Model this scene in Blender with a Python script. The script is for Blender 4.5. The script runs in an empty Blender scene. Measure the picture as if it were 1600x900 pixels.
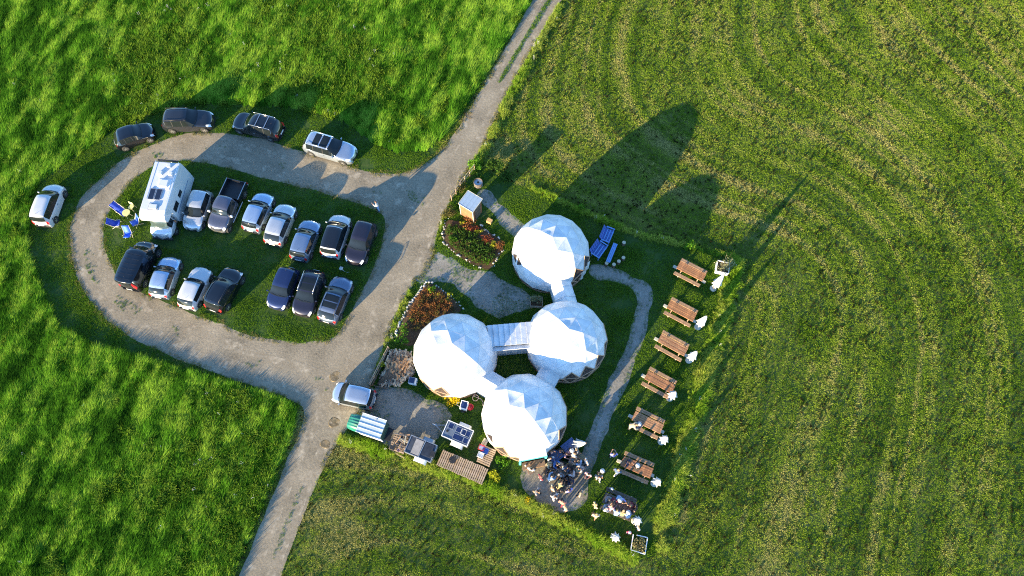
import bpy, bmesh, math, random
import numpy as np
from mathutils import Vector, Matrix, Euler

random.seed(7)
rng = np.random.default_rng(11)
SC = bpy.context.scene
COL = SC.collection
R = math.radians

# ------------------------------------------------------------------ camera, sky, sun, exposure
CAM_H, TILT, FPX = 52.0, R(21.0), 1067.0
cam_data = bpy.data.cameras.new('camera')
cam_data.sensor_width = 36.0
cam_data.lens = 36.0 * FPX / 1600.0
cam_data.clip_end = 6000
cam_data.clip_start = 0.5
cam = bpy.data.objects.new('camera', cam_data)
cam.location = (0, 0, CAM_H)
cam.rotation_euler = (TILT, 0, 0)
COL.objects.link(cam)
SC.camera = cam

SUN_EL, SHADOW_AZ = R(11.6), R(48.5)      # shadows fall towards SHADOW_AZ, measured from +X to +Y
world = bpy.data.worlds.new('World')
SC.world = world
world.use_nodes = True
wn = world.node_tree
sky = wn.nodes.new('ShaderNodeTexSky')
sky.sky_type = 'NISHITA'
sky.sun_disc = False
sky.sun_elevation = SUN_EL
sun_vec = Vector((-math.cos(SHADOW_AZ) * math.cos(SUN_EL), -math.sin(SHADOW_AZ) * math.cos(SUN_EL), math.sin(SUN_EL)))
sky.sun_rotation = math.atan2(sun_vec.x, sun_vec.y)
sky.altitude = 400
sky.air_density = 1.0
sky.dust_density = 0.1
sky.ozone_density = 4.2
wn.nodes['Background'].inputs['Strength'].default_value = 0.15
wn.links.new(sky.outputs[0], wn.nodes['Background'].inputs[0])
sun_data = bpy.data.lights.new('sun', 'SUN')
sun_data.energy = 5.0
sun_data.angle = R(0.5)
sun_data.color = (1.0, 0.80, 0.48)
sun = bpy.data.objects.new('sun', sun_data)
sun.rotation_euler = (-sun_vec).to_track_quat('-Z', 'Y').to_euler()
sun.location = (-60, -60, 40)
COL.objects.link(sun)
SC.view_settings.view_transform = 'Standard'
SC.view_settings.look = 'None'
SC.view_settings.gamma = 1.0
SC.view_settings.use_curve_mapping = False
SC.view_settings.exposure = 1.95
for _k, _v in (('max_bounces', 6), ('diffuse_bounces', 3), ('glossy_bounces', 3), ('transmission_bounces', 3), ('transparent_max_bounces', 6)):
    setattr(SC.cycles, _k, _v)
SC.cycles.filter_width = 1.1
SC.cycles.use_denoising = False

# ------------------------------------------------------------------ plan helper: photograph plan -> metres on the ground
_c, _s = math.cos(TILT), math.sin(TILT)
def G(x, y, z=0.0):
    u = (x - 800.0) / FPX
    v = (450.0 - y) / FPX
    k = (CAM_H - z) / (_c - v * _s)
    return Vector((u * k, (_s + v * _c) * k, z))
def GP(pts, z=0.0):
    return [(p.x, p.y) for p in (G(x, y, z) for x, y in pts)]

# ------------------------------------------------------------------ materials
MATS = {}
def _new(name):
    m = bpy.data.materials.new(name)
    m.use_nodes = True
    nt = m.node_tree
    return m, nt, nt.nodes['Principled BSDF']
def hexlin(h):
    out = []
    for i in (0, 2, 4):
        c = int(h[i:i + 2], 16) / 255.0
        out.append(c / 12.92 if c < 0.04045 else ((c + 0.055) / 1.055) ** 2.4)
    return tuple(out)
def mat(name, col, rough=0.55, metal=0.0, coat=0.0, var=0.2, scale=4.0, bump=0.0, spec=0.5, alpha=None):
    """principled surface with noise-broken colour and optional fine relief"""
    if name in MATS:
        return MATS[name]
    m, nt, b = _new(name)
    N, L = nt.nodes, nt.links
    tc = N.new('ShaderNodeTexCoord')
    nz = N.new('ShaderNodeTexNoise')
    nz.inputs['Scale'].default_value = scale
    nz.inputs['Detail'].default_value = 5
    L.new(tc.outputs['Object'], nz.inputs['Vector'])
    rp = N.new('ShaderNodeValToRGB')
    rp.color_ramp.elements[0].position = 0.3
    rp.color_ramp.elements[1].position = 0.7
    a = [max(0, c * (1 - var)) for c in col]
    d = [min(1, c * (1 + var)) for c in col]
    rp.color_ramp.elements[0].color = (*a, 1)
    rp.color_ramp.elements[1].color = (*d, 1)
    L.new(nz.outputs['Fac'], rp.inputs['Fac'])
    L.new(rp.outputs['Color'], b.inputs['Base Color'])
    b.inputs['Roughness'].default_value = rough
    b.inputs['Metallic'].default_value = metal
    b.inputs['Coat Weight'].default_value = coat
    b.inputs['Coat Roughness'].default_value = 0.06
    b.inputs['Specular IOR Level'].default_value = spec
    if bump:
        bp = N.new('ShaderNodeBump')
        bp.inputs['Strength'].default_value = bump
        bp.inputs['Distance'].default_value = 0.02
        n2 = N.new('ShaderNodeTexNoise')
        n2.inputs['Scale'].default_value = scale * 6
        n2.inputs['Detail'].default_value = 4
        L.new(tc.outputs['Object'], n2.inputs['Vector'])
        L.new(n2.outputs['Fac'], bp.inputs['Height'])
        L.new(bp.outputs['Normal'], b.inputs['Normal'])
    if alpha is not None:
        b.inputs['Alpha'].default_value = alpha
    MATS[name] = m
    return m
def paint(name, col, metal=0.35, rough=0.32):
    return mat('paint ' + name, col, rough=rough, metal=metal, coat=1.0, var=0.03, scale=2)

# ------------------------------------------------------------------ mesh builder
class MB:
    def __init__(self):
        self.v, self.f = [], []
    def add(self, verts, faces):
        n = len(self.v)
        self.v += [tuple(p) for p in verts]
        self.f += [tuple(i + n for i in q) for q in faces]
        return self
    def box(self, c, s, rz=0.0, M=None):
        x, y, z = s[0] / 2, s[1] / 2, s[2] / 2
        P = [(-x, -y, -z), (x, -y, -z), (x, y, -z), (-x, y, -z), (-x, -y, z), (x, -y, z), (x, y, z), (-x, y, z)]
        T = Matrix.Translation(c) @ (M if M is not None else Matrix.Rotation(rz, 4, 'Z'))
        return self.add([T @ Vector(p) for p in P], [(0, 3, 2, 1), (4, 5, 6, 7), (0, 1, 5, 4), (1, 2, 6, 5), (2, 3, 7, 6), (3, 0, 4, 7)])
    def beam(self, a, b, w, h):
        a, b = Vector(a), Vector(b)
        d = b - a
        q = d.to_track_quat('X', 'Z').to_matrix().to_4x4()
        return self.box((a + b) / 2, (d.length, w, h), M=q)
    def tube(self, a, b, r0, r1=None, n=8, caps=True):
        r1 = r0 if r1 is None else r1
        a, b = Vector(a), Vector(b)
        q = (b - a).to_track_quat('Z', 'Y')
        V = []
        for p, r in ((a, r0), (b, r1)):
            for i in range(n):
                t = 2 * math.pi * i / n
                V.append(p + q @ Vector((r * math.cos(t), r * math.sin(t), 0)))
        F = [(i, (i + 1) % n, n + (i + 1) % n, n + i) for i in range(n)]
        if caps:
            F += [tuple(range(n - 1, -1, -1)), tuple(range(n, 2 * n))]
        return self.add(V, F)
    def path(self, pts, r, n=6):
        for a, b in zip(pts[:-1], pts[1:]):
            self.tube(a, b, r, r, n)
        return self
    def prism(self, poly, z0, z1):
        n = len(poly)
        V = [(x, y, z0) for x, y in poly] + [(x, y, z1) for x, y in poly]
        F = [tuple(range(n - 1, -1, -1)), tuple(range(n, 2 * n))] + [(i, (i + 1) % n, n + (i + 1) % n, n + i) for i in range(n)]
        return self.add(V, F)
    def lathe(self, prof, n=16, c=(0, 0, 0), wob=None):
        V, F = [], []
        for k, (r, z) in enumerate(prof):
            for i in range(n):
                t = 2 * math.pi * i / n
                rr = r * (wob(i, k) if wob else 1)
                V.append((c[0] + rr * math.cos(t), c[1] + rr * math.sin(t), c[2] + z))
        for k in range(len(prof) - 1):
            for i in range(n):
                j = (i + 1) % n
                F.append((k * n + i, k * n + j, (k + 1) * n + j, (k + 1) * n + i))
        F.append(tuple(range(n - 1, -1, -1)))
        F.append(tuple(range((len(prof) - 1) * n, len(prof) * n)))
        return self.add(V, F)
    def mesh(self, name, smooth=False):
        me = bpy.data.meshes.new(name)
        me.from_pydata([tuple(p) for p in self.v], [], self.f)
        if smooth:
            me.polygons.foreach_set('use_smooth', [True] * len(me.polygons))
        me.update()
        return me

def link(name, me, m=None, parent=None):
    o = bpy.data.objects.new(name, me)
    if m is not None and me is not None:
        if len(me.materials) == 0:
            me.materials.append(m)
        if me.materials[0] is not m:
            o.material_slots[0].link = 'OBJECT'
            o.material_slots[0].material = m
    COL.objects.link(o)
    if parent is not None:
        o.parent = parent
    return o
def obj(name, mb, m, parent=None, smooth=False):
    return link(name, mb.mesh(name, smooth), m, parent)
def bevel(o, w=0.02, seg=2, angle=35):
    md = o.modifiers.new('bevel', 'BEVEL')
    md.width = w
    md.segments = seg
    md.limit_method = 'ANGLE'
    md.angle_limit = R(angle)
    return o
def tag(o, label=None, cat=None, group=None, kind=None):
    if label: o['label'] = label
    if cat: o['category'] = cat
    if group: o['group'] = group
    if kind: o['kind'] = kind
    return o
def thing(name, label, cat, loc=(0, 0, 0), rz=0.0, group=None):
    o = bpy.data.objects.new(name, None)
    o.empty_display_size = 0.2
    o.location = (loc[0], loc[1], loc[2] if len(loc) > 2 else 0.0)
    o.rotation_euler = (0, 0, rz)
    COL.objects.link(o)
    return tag(o, label, cat, group)

# ------------------------------------------------------------------ noise, polygons
def _h(ix, iy, seed):
    n = (ix * 374761393 + iy * 668265263 + seed * 974634777) & 0xFFFFFFFF
    n = ((n ^ (n >> 13)) * 1274126177) & 0xFFFFFFFF
    return ((n ^ (n >> 16)) & 0xFFFF) / 65535.0
def vnoise(x, y, seed=0):
    x = np.asarray(x, float); y = np.asarray(y, float)
    ix = np.floor(x).astype(np.int64); iy = np.floor(y).astype(np.int64)
    fx = x - ix; fy = y - iy
    fx = fx * fx * (3 - 2 * fx); fy = fy * fy * (3 - 2 * fy)
    a = _h(ix, iy, seed); b = _h(ix + 1, iy, seed); c = _h(ix, iy + 1, seed); d = _h(ix + 1, iy + 1, seed)
    return (a * (1 - fx) + b * fx) * (1 - fy) + (c * (1 - fx) + d * fx) * fy
def inside(poly, X, Y):
    r = np.zeros(X.shape, bool)
    n = len(poly)
    j = n - 1
    for i in range(n):
        xi, yi = poly[i]; xj, yj = poly[j]
        if yi != yj:
            r ^= ((yi > Y) != (yj > Y)) & (X < (xj - xi) * (Y - yi) / (yj - yi) + xi)
        j = i
    return r
def smooth_poly(poly, step=0.6, jit=0.0, seed=3, rounds=2):
    """closed outline: Chaikin-rounded, resampled, edge made uneven"""
    P = [Vector(p).to_2d() if not isinstance(p, tuple) else Vector(p) for p in poly]
    for _ in range(rounds):
        Q = []
        for i in range(len(P)):
            a, b = P[i], P[(i + 1) % len(P)]
            Q += [a * .75 + b * .25, a * .25 + b * .75]
        P = Q
    out = []
    for i in range(len(P)):
        a, b = P[i], P[(i + 1) % len(P)]
        k = max(1, int((b - a).length / step))
        for q in range(k):
            p = a.lerp(b, q / k)
            if jit:
                d = (b - a).normalized()
                n = Vector((-d.y, d.x))
                p = p + n * jit * (float(vnoise(p.x * .9, p.y * .9, seed)) + .6 * float(vnoise(p.x * 2.7, p.y * 2.7, seed + 1)) - .8)
            out.append((p.x, p.y))
    return out
def sheet(name, poly, z, m):
    bm = bmesh.new()
    vs = [bm.verts.new((x, y, z)) for x, y in poly]
    es = [bm.edges.new((vs[i], vs[(i + 1) % len(vs)])) for i in range(len(vs))]
    bmesh.ops.triangle_fill(bm, edges=es, use_beauty=True, normal=(0, 0, 1))
    for f in bm.faces:
        if f.normal.z < 0: f.normal_flip()
    me = bpy.data.meshes.new(name)
    bm.to_mesh(me); bm.free()
    o = link(name, me, m)
    o['kind'] = 'structure'
    return o
# ------------------------------------------------------------------ the setting: outlines on the ground
LOOP_OUT = [(672, 252), (640, 270), (600, 273), (560, 264), (520, 250), (470, 236), (430, 222), (385, 212), (330, 206), (285, 208), (245, 222), (210, 238), (180, 258), (150, 285), (125, 310), (112, 340), (108, 375), (115, 420), (130, 455), (160, 495), (200, 525), (250, 550), (320, 578), (400, 605), (450, 622), (480, 637)]
ROAD_W = [(470, 672), (440, 740), (400, 840), (372, 905), (340, 990)]
ROAD_E = [(415, 990), (440, 900), (465, 830), (490, 765), (515, 708), (540, 672), (556, 650), (580, 600), (590, 562), (605, 522), (622, 486), (645, 442), (662, 428), (676, 400), (680, 380), (686, 355), (700, 320), (725, 272), (755, 225), (790, 150), (840, 60), (878, 0), (940, -105)]
ROAD_N = [(893, -105), (832, 0), (790, 75), (745, 152), (700, 226)]
ISLAND = [(268, 252), (300, 251), (350, 262), (400, 275), (450, 288), (500, 300), (560, 318), (596, 331), (604, 345), (598, 378), (583, 422), (560, 468), (540, 505), (525, 526), (500, 534), (450, 535), (400, 527), (340, 505), (290, 485), (240, 466), (205, 450), (177, 424), (164, 392), (161, 360), (170, 330), (190, 300), (215, 275), (243, 257)]
MEADOW = [(850, -60), (832, 0), (745, 140), (700, 206), (668, 236), (620, 240), (585, 226), (560, 208), (530, 188), (470, 172), (400, 166), (300, 162), (232, 180), (170, 208), (110, 252), (62, 284), (44, 330), (42, 400), (70, 470), (95, 518), (150, 548), (250, 573), (350, 600), (430, 626), (466, 642), (450, 690), (418, 770), (378, 862), (350, 930), (330, 990), (-300, 990), (-300, -60)]
COMPOUND = [(748, 262), (790, 282), (820, 292), (905, 330), (1000, 368), (1080, 384), (1148, 400), (1138, 470), (1108, 570), (1080, 670), (1048, 780), (1022, 868), (990, 872), (940, 850), (880, 815), (800, 775), (700, 740), (600, 710), (525, 690), (556, 650), (580, 600), (622, 486), (680, 380), (700, 320)]
YARD_S = [(548, 645), (580, 606), (600, 603), (640, 606), (672, 622), (702, 640), (706, 656), (694, 672), (684, 688), (660, 712), (610, 700), (590, 690)]
YARD_N = [(650, 440), (662, 428), (678, 386), (700, 402), (735, 420), (765, 426), (785, 440), (830, 462), (838, 482), (815, 494), (760, 495), (735, 474), (712, 446), (690, 434)]
PATH_N = [(742, 300), (762, 298), (772, 308), (796, 332), (822, 352), (812, 376), (800, 372), (778, 348), (758, 322)]
PATH_E = [(918, 412), (945, 414), (975, 425), (1008, 440), (1022, 458), (1016, 490), (1002, 540), (986, 590), (965, 632), (948, 680), (936, 714), (920, 745), (916, 788), (888, 804), (846, 790), (820, 773), (812, 745), (816, 722), (850, 712), (885, 722), (902, 716), (915, 696), (930, 650), (950, 600), (975, 545), (993, 490), (997, 466), (988, 450), (960, 440), (925, 434)]
P_ROAD = smooth_poly(GP(LOOP_OUT + ROAD_W + ROAD_E + ROAD_N), .5, .16, 5, 2)
P_ISLAND = smooth_poly(GP(ISLAND), .5, .2, 8)
P_MEADOW = GP(MEADOW)
P_COMP = GP(COMPOUND)
P_YS = smooth_poly(GP(YARD_S), .5, .5, 12)
P_YN = smooth_poly(GP(YARD_N), .5, .6, 14)
P_PN = smooth_poly(GP(PATH_N), .4, .35, 15)
P_PE = smooth_poly(GP(PATH_E), .4, .3, 16)
# mown rows follow the fence line round the compound: a rounded-box distance in the compound's own axes
CB_C = G(905, 570)
_e = G(1148, 400) - G(820, 292)
CB_A = math.atan2(_e.y, _e.x)
_q = [Matrix.Rotation(-CB_A, 2) @ (G(x, y) - CB_C).to_2d() for x, y in ((748, 262), (1148, 400), (1022, 868), (525, 690))]
CB_HX = 11.5
CB_HY = 9.5
def cdist(X, Y):
    x = X - CB_C.x; y = Y - CB_C.y
    a = np.abs(x * math.cos(CB_A) + y * math.sin(CB_A)) - CB_HX
    b = np.abs(-x * math.sin(CB_A) + y * math.cos(CB_A)) - CB_HY
    d = np.sqrt(np.maximum(a, 0) ** 2 + np.maximum(b, 0) ** 2) + np.minimum(np.maximum(a, b), 0)
    r = (X - RD_A.x) * RD_N.x + (Y - RD_A.y) * RD_N.y        # headland rows run along the track
    q = 6.0
    sm = -q * np.log(np.exp(-np.clip(r + 4, 0, 300) / q) + np.exp(-np.clip(d, -5, 300) / q))
    return np.where(r > 0, sm, d)
RD_A, RD_B = G(878, 0), G(755, 225)
RD_N = Vector(((RD_A - RD_B).y, -(RD_A - RD_B).x, 0)).normalized()

def soil_material(name, cols, scale, fine, bump=0.6, rows=False, spots=None):
    m, nt, b = _new(name)
    N, L = nt.nodes, nt.links
    geo = N.new('ShaderNodeNewGeometry')
    def noise(sc, det=6, vec=None, rough=.6):
        n = N.new('ShaderNodeTexNoise')
        n.inputs['Scale'].default_value = sc
        n.inputs['Detail'].default_value = det
        n.inputs['Roughness'].default_value = rough
        L.new(vec or geo.outputs['Position'], n.inputs['Vector'])
        return n.outputs['Fac']
    def mathn(op, a, bb=None):
        n = N.new('ShaderNodeMath'); n.operation = op
        for i, q in enumerate((a, bb)):
            if q is None: continue
            if isinstance(q, (int, float)): n.inputs[i].default_value = q
            else: L.new(q, n.inputs[i])
        return n.outputs[0]
    big = noise(scale, 4)
    small = noise(fine, 6, rough=.75)
    fac = mathn('ADD', mathn('MULTIPLY', big, .5), mathn('MULTIPLY', small, .5))
    if rows:
        mp = N.new('ShaderNodeMapping'); mp.vector_type = 'POINT'
        sub = N.new('ShaderNodeVectorMath'); sub.operation = 'SUBTRACT'
        L.new(geo.outputs['Position'], sub.inputs[0]); sub.inputs[1].default_value = (CB_C.x, CB_C.y, 0)
        mp.inputs['Rotation'].default_value = (0, 0, -CB_A)
        L.new(sub.outputs[0], mp.inputs['Vector'])
        sp = N.new('ShaderNodeSeparateXYZ'); L.new(mp.outputs[0], sp.inputs[0])
        a = mathn('MAXIMUM', mathn('SUBTRACT', mathn('ABSOLUTE', sp.outputs[0]), CB_HX), 0)
        c = mathn('MAXIMUM', mathn('SUBTRACT', mathn('ABSOLUTE', sp.outputs[1]), CB_HY), 0)
        d = mathn('SQRT', mathn('ADD', mathn('MULTIPLY', a, a), mathn('MULTIPLY', c, c)))
        wob = noise(.12, 2)
        d = mathn('ADD', d, mathn('MULTIPLY', wob, 2.5))
        cx = N.new('ShaderNodeCombineXYZ')
        L.new(d, cx.inputs[0]); L.new(mathn('MULTIPLY', big, 2.0), cx.inputs[1])
        rown = noise(.75, 3, cx.outputs[0], .6)
        fac = mathn('ADD', mathn('MULTIPLY', fac, .62), mathn('MULTIPLY', rown, .38))
    rp = N.new('ShaderNodeValToRGB')
    el = rp.color_ramp.elements
    pos = [.34 + .32 * i / (len(cols) - 1) for i in range(len(cols))]
    el[0].position, el[1].position = pos[0], pos[-1]
    el[0].color, el[1].color = (*cols[0], 1), (*cols[-1], 1)
    for p, c in zip(pos[1:-1], cols[1:-1]):
        e = el.new(p); e.color = (*c, 1)
    L.new(fac, rp.inputs['Fac'])
    L.new(rp.outputs['Color'], b.inputs['Base Color'])
    b.inputs['Roughness'].default_value = .95
    b.inputs['Specular IOR Level'].default_value = .15
    bp = N.new('ShaderNodeBump')
    bp.inputs['Strength'].default_value = bump
    bp.inputs['Distance'].default_value = .05
    L.new(small, bp.inputs['Height'])
    L.new(bp.outputs['Normal'], b.inputs['Normal'])
    return m
M_FIELD = soil_material('mown field', [(.045, .065, .010), (.08, .105, .018), (.13, .14, .035), (.21, .18, .08)], .16, 2.6, .8, rows=True)
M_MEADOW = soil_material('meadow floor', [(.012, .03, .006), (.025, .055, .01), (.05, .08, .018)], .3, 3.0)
M_LAWN = soil_material('lawn', [(.02, .045, .01), (.04, .08, .016), (.075, .095, .03)], .5, 3.5)
M_GRAVEL = soil_material('gravel track', [(.125, .105, .072), (.225, .188, .132), (.30, .25, .175), (.40, .335, .24)], .35, 6.0, .5)
M_YARD = soil_material('yard gravel', [(.10, .095, .07), (.20, .185, .15), (.27, .25, .21), (.36, .34, .30)], .5, 6.0, .6)
M_BED = soil_material('bed soil', [(.04, .025, .015), (.09, .055, .03), (.14, .09, .05)], 1.2, 6.0, .8)
M_VERGE = soil_material('verge earth', [(.05, .06, .02), (.12, .11, .05), (.22, .18, .10)], .6, 4.0, .8)

# one sheet to the horizon, finely divided where the camera looks, with the faint unevenness of a hayfield
def make_ground():
    xs = np.concatenate([[-3000, -600, -150], np.arange(-75, 75.1, 1.0), [150, 600, 3000]])
    ys = np.concatenate([[-3000, -600, -100], np.arange(-20, 80.1, 1.0), [150, 600, 3000]])
    X, Y = np.meshgrid(xs, ys)
    Z = -0.04 - .05 * vnoise(X * .5, Y * .5, 21)
    n, k = len(xs), len(ys)
    V = np.stack([X.ravel(), Y.ravel(), Z.ravel()], 1)
    F = [(j * n + i, j * n + i + 1, (j + 1) * n + i + 1, (j + 1) * n + i) for j in range(k - 1) for i in range(n - 1)]
    me = bpy.data.meshes.new('ground')
    me.from_pydata(V.tolist(), [], F)
    me.polygons.foreach_set('use_smooth', [True] * len(me.polygons))
    o = link('ground', me, M_FIELD)
    tag(o, 'wide mown hayfield with curved rows of cut grass', None, kind='structure')
make_ground()
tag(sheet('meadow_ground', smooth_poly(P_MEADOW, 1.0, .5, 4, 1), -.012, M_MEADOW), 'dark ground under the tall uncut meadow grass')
LANE = [(660, 268), (600, 290), (450, 240), (300, 200), (235, 205), (160, 225), (100, 268), (60, 310), (50, 400), (80, 470), (110, 525), (260, 568), (470, 640), (380, 862), (340, 990), (500, 640), (300, 400)]
P_OUT = smooth_poly(GP([(700, 215), (640, 236), (590, 224), (530, 184), (400, 160), (300, 156), (228, 176), (160, 206), (100, 250), (55, 284), (38, 330), (36, 405), (64, 474), (92, 524), (150, 555), (250, 580), (350, 606), (430, 632), (470, 646), (500, 560), (560, 400), (640, 300)]), .6, .4, 6)
tag(sheet('verge_lawn', P_OUT, -.006, M_LAWN), 'short trodden grass verge round the gravel loop')
tag(sheet('road', P_ROAD, 0.0, M_GRAVEL), 'pale gravel farm track with a looped parking lane')
tag(sheet('island_lawn', P_ISLAND, .006, M_LAWN), 'short grass island inside the gravel loop where cars park')
tag(sheet('compound_lawn', smooth_poly(P_COMP, .6, .3, 9, 1), -.005, M_LAWN), 'shaded short lawn round the white domes')
tag(sheet('yard', P_YS, .004, M_YARD), 'weedy gravel yard in front of the trailers')
tag(sheet('forecourt', P_YN, .004, M_YARD), 'gravel forecourt between the two flower beds')
tag(sheet('hut_path', P_PN, .005, M_YARD), 'gravel path from the small hut to the nearest dome')
tag(sheet('path', P_PE, .004, M_YARD), 'curved gravel path ending in the terrace below the domes')
# compacted wheel ruts: paler, ragged where the loose gravel drifts over them
def rut_material(name='compacted rut', ca=(.34, .285, .20), cb=(.48, .405, .295), sc=1.1):
    m, nt, b = _new(name)
    N, L = nt.nodes, nt.links
    geo = N.new('ShaderNodeNewGeometry')
    n1 = N.new('ShaderNodeTexNoise'); n1.inputs['Scale'].default_value = sc; n1.inputs['Detail'].default_value = 8; n1.inputs['Roughness'].default_value = .7
    n2 = N.new('ShaderNodeTexNoise'); n2.inputs['Scale'].default_value = 4.0; n2.inputs['Detail'].default_value = 5
    L.new(geo.outputs['Position'], n1.inputs[0]); L.new(geo.outputs['Position'], n2.inputs[0])
    rp = N.new('ShaderNodeValToRGB'); e = rp.color_ramp.elements
    e[0].position, e[1].position = .35, .65
    e[0].color, e[1].color = (*ca, 1), (*cb, 1)
    L.new(n2.outputs['Fac'], rp.inputs[0]); L.new(rp.outputs[0], b.inputs['Base Color'])
    r2 = N.new('ShaderNodeValToRGB'); e = r2.color_ramp.elements
    e[0].position, e[1].position = .42, .62
    e[0].color, e[1].color = (0, 0, 0, 1), (.9, .9, .9, 1)
    L.new(n1.outputs['Fac'], r2.inputs[0]); L.new(r2.outputs[0], b.inputs['Alpha'])
    b.inputs['Roughness'].default_value = .95
    b.inputs['Specular IOR Level'].default_value = .1
    return m
M_RUT = rut_material()
TRACK = [(880, -45), (855, 0), (815, 68), (767, 150), (728, 226), (700, 275), (672, 330), (648, 390), (625, 440), (600, 500), (572, 560), (540, 610), (512, 650), (488, 705), (462, 765), (430, 845), (400, 915)]
LOOPC = [(668, 320), (640, 303), (600, 300), (560, 290), (500, 275), (450, 262), (400, 245), (340, 232), (290, 230), (250, 240), (205, 258), (170, 290), (143, 330), (136, 370), (140, 410), (155, 440), (190, 475), (240, 505), (300, 532), (370, 558), (440, 582), (500, 600), (530, 615)]
def rut(line, off, w, z, label, seed):
    P = [G(x, y) for x, y in line]
    Q = []
    for a, b in zip(P[:-1], P[1:]):
        k = max(1, int((b - a).length / .6))
        Q += [a.lerp(b, i / k) for i in range(k)]
    for _ in range(6):
        Q = [Q[0]] + [(Q[i - 1] + Q[i] * 2 + Q[i + 1]) / 4 for i in range(1, len(Q) - 1)] + [Q[-1]]
    V, F = [], []
    for i, p in enumerate(Q):
        d = (Q[min(i + 1, len(Q) - 1)] - Q[max(i - 1, 0)]).normalized()
        n = Vector((-d.y, d.x, 0))
        o = off + .18 * (float(vnoise(i * .11, seed, 3)) - .5)
        ww = w * (.7 + .6 * float(vnoise(i * .35, seed + 4, 5)))
        V += [(p + n * (o - ww / 2)), (p + n * (o + ww / 2))]
    V = [(v.x, v.y, z) for v in V]
    F = [(2 * i, 2 * i + 2, 2 * i + 3, 2 * i + 1) for i in range(len(Q) - 1)]
    o = obj('wheel_rut', MB().add(V, F), M_RUT)
    tag(o, label, kind='structure')
rut(TRACK, .72, .75, .0035, 'worn left wheel rut along the straight track', 1)
rut(TRACK, -.72, .75, .0036, 'worn right wheel rut along the straight track', 2)
rut(LOOPC, .75, .7, .0027, 'worn inner wheel rut round the parking loop', 3)
rut(LOOPC, -.75, .7, .0028, 'worn outer wheel rut round the parking loop', 4)
# dried-out potholes
def pothole(px, py, r, label, i):
    c = G(px, py)
    prof = [(r * 1.0, .0005), (r * .8, .0012), (r * .6, .0016), (r * .45, .002), (r * .2, .0022), (.01, .0024)]
    m = MB().lathe(prof, 22, (c.x, c.y, .0042), lambda a, k: 1 + .10 * math.sin(a * 2 * math.pi * 2 / 22 + i) + .06 * math.sin(a * 2 * math.pi * 3 / 22 + 2 * i))
    o = obj('pothole', m, M_POT, smooth=True)
    tag(o, label, kind='structure')
M_POT = rut_material('dried mud', (.17, .14, .09), (.30, .24, .155), 2.2)
pothole(523, 588, .42, 'sandy dried pothole on the track beside the pale silver car', 0)
pothole(522, 660, .42, 'round sandy pothole beside the green canvas trailer', 1)
pothole(508, 694, .36, 'small sandy pothole at the track edge below the green trailer', 2)
pothole(733, 180, .40, 'sandy pothole in the upper straight of the track', 3)
# ------------------------------------------------------------------ geodesic domes
def fabric_material():
    m, nt, b = _new('white dome fabric')
    N, L = nt.nodes, nt.links
    tc = N.new('ShaderNodeTexCoord')
    nz = N.new('ShaderNodeTexNoise'); nz.inputs['Scale'].default_value = 1.3; nz.inputs['Detail'].default_value = 6
    L.new(tc.outputs['Object'], nz.inputs['Vector'])
    rp = N.new('ShaderNodeValToRGB')
    rp.color_ramp.elements[0].position = .3; rp.color_ramp.elements[0].color = (.50, .52, .54, 1)
    rp.color_ramp.elements[1].position = .6; rp.color_ramp.elements[1].color = (.72, .73, .73, 1)
    L.new(nz.outputs['Fac'], rp.inputs['Fac'])
    # welded seams along the panel edges, a little greyer than the cloth
    at = N.new('ShaderNodeAttribute'); at.attribute_name = 'bary'
    sp = N.new('ShaderNodeSeparateXYZ'); L.new(at.outputs['Vector'], sp.inputs[0])
    mn = N.new('ShaderNodeMath'); mn.operation = 'MINIMUM'; L.new(sp.outputs[0], mn.inputs[0]); L.new(sp.outputs[1], mn.inputs[1])
    m2 = N.new('ShaderNodeMath'); m2.operation = 'MINIMUM'; L.new(mn.outputs[0], m2.inputs[0]); L.new(sp.outputs[2], m2.inputs[1])
    lt = N.new('ShaderNodeMath'); lt.operation = 'LESS_THAN'; L.new(m2.outputs[0], lt.inputs[0]); lt.inputs[1].default_value = .022
    hs = N.new('ShaderNodeMath'); hs.operation = 'ADD'; L.new(sp.outputs[0], hs.inputs[0]); L.new(sp.outputs[1], hs.inputs[1])
    gt = N.new('ShaderNodeMath'); gt.operation = 'GREATER_THAN'; L.new(hs.outputs[0], gt.inputs[0]); gt.inputs[1].default_value = 1e-4
    sm = N.new('ShaderNodeMath'); sm.operation = 'MULTIPLY'; L.new(lt.outputs[0], sm.inputs[0]); L.new(gt.outputs[0], sm.inputs[1])
    mx = N.new('ShaderNodeMix'); mx.data_type = 'RGBA'; L.new(sm.outputs[0], mx.inputs[0]); L.new(rp.outputs['Color'], mx.inputs[6]); mx.inputs[7].default_value = (.54, .55, .56, 1)
    L.new(mx.outputs[2], b.inputs['Base Color'])
    b.inputs['Roughness'].default_value = .42
    n2 = N.new('ShaderNodeTexNoise'); n2.inputs['Scale'].default_value = 3.0; n2.inputs['Detail'].default_value = 3
    L.new(tc.outputs['Object'], n2.inputs['Vector'])
    bp = N.new('ShaderNodeBump'); bp.inputs['Strength'].default_value = .25; bp.inputs['Distance'].default_value = .05
    L.new(n2.outputs['Fac'], bp.inputs['Height']); L.new(bp.outputs['Normal'], b.inputs['Normal'])
    return m
M_FAB = fabric_material()
def film_material():
    m, nt, b = _new('clear window film')
    b.inputs['Base Color'].default_value = (.085, .065, .06, 1)
    b.inputs['Roughness'].default_value = .22
    b.inputs['Alpha'].default_value = .7
    return m
M_FILM = film_material()
M_STRUT = mat('pine strut', (.42, .27, .17), .6, var=.25, scale=6)
M_FLOOR = mat('dome floor boards', (.16, .10, .06), .7, var=.3, scale=3)
M_TURQ = mat('turquoise paint', (.10, .50, .50), .45, var=.1)
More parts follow.
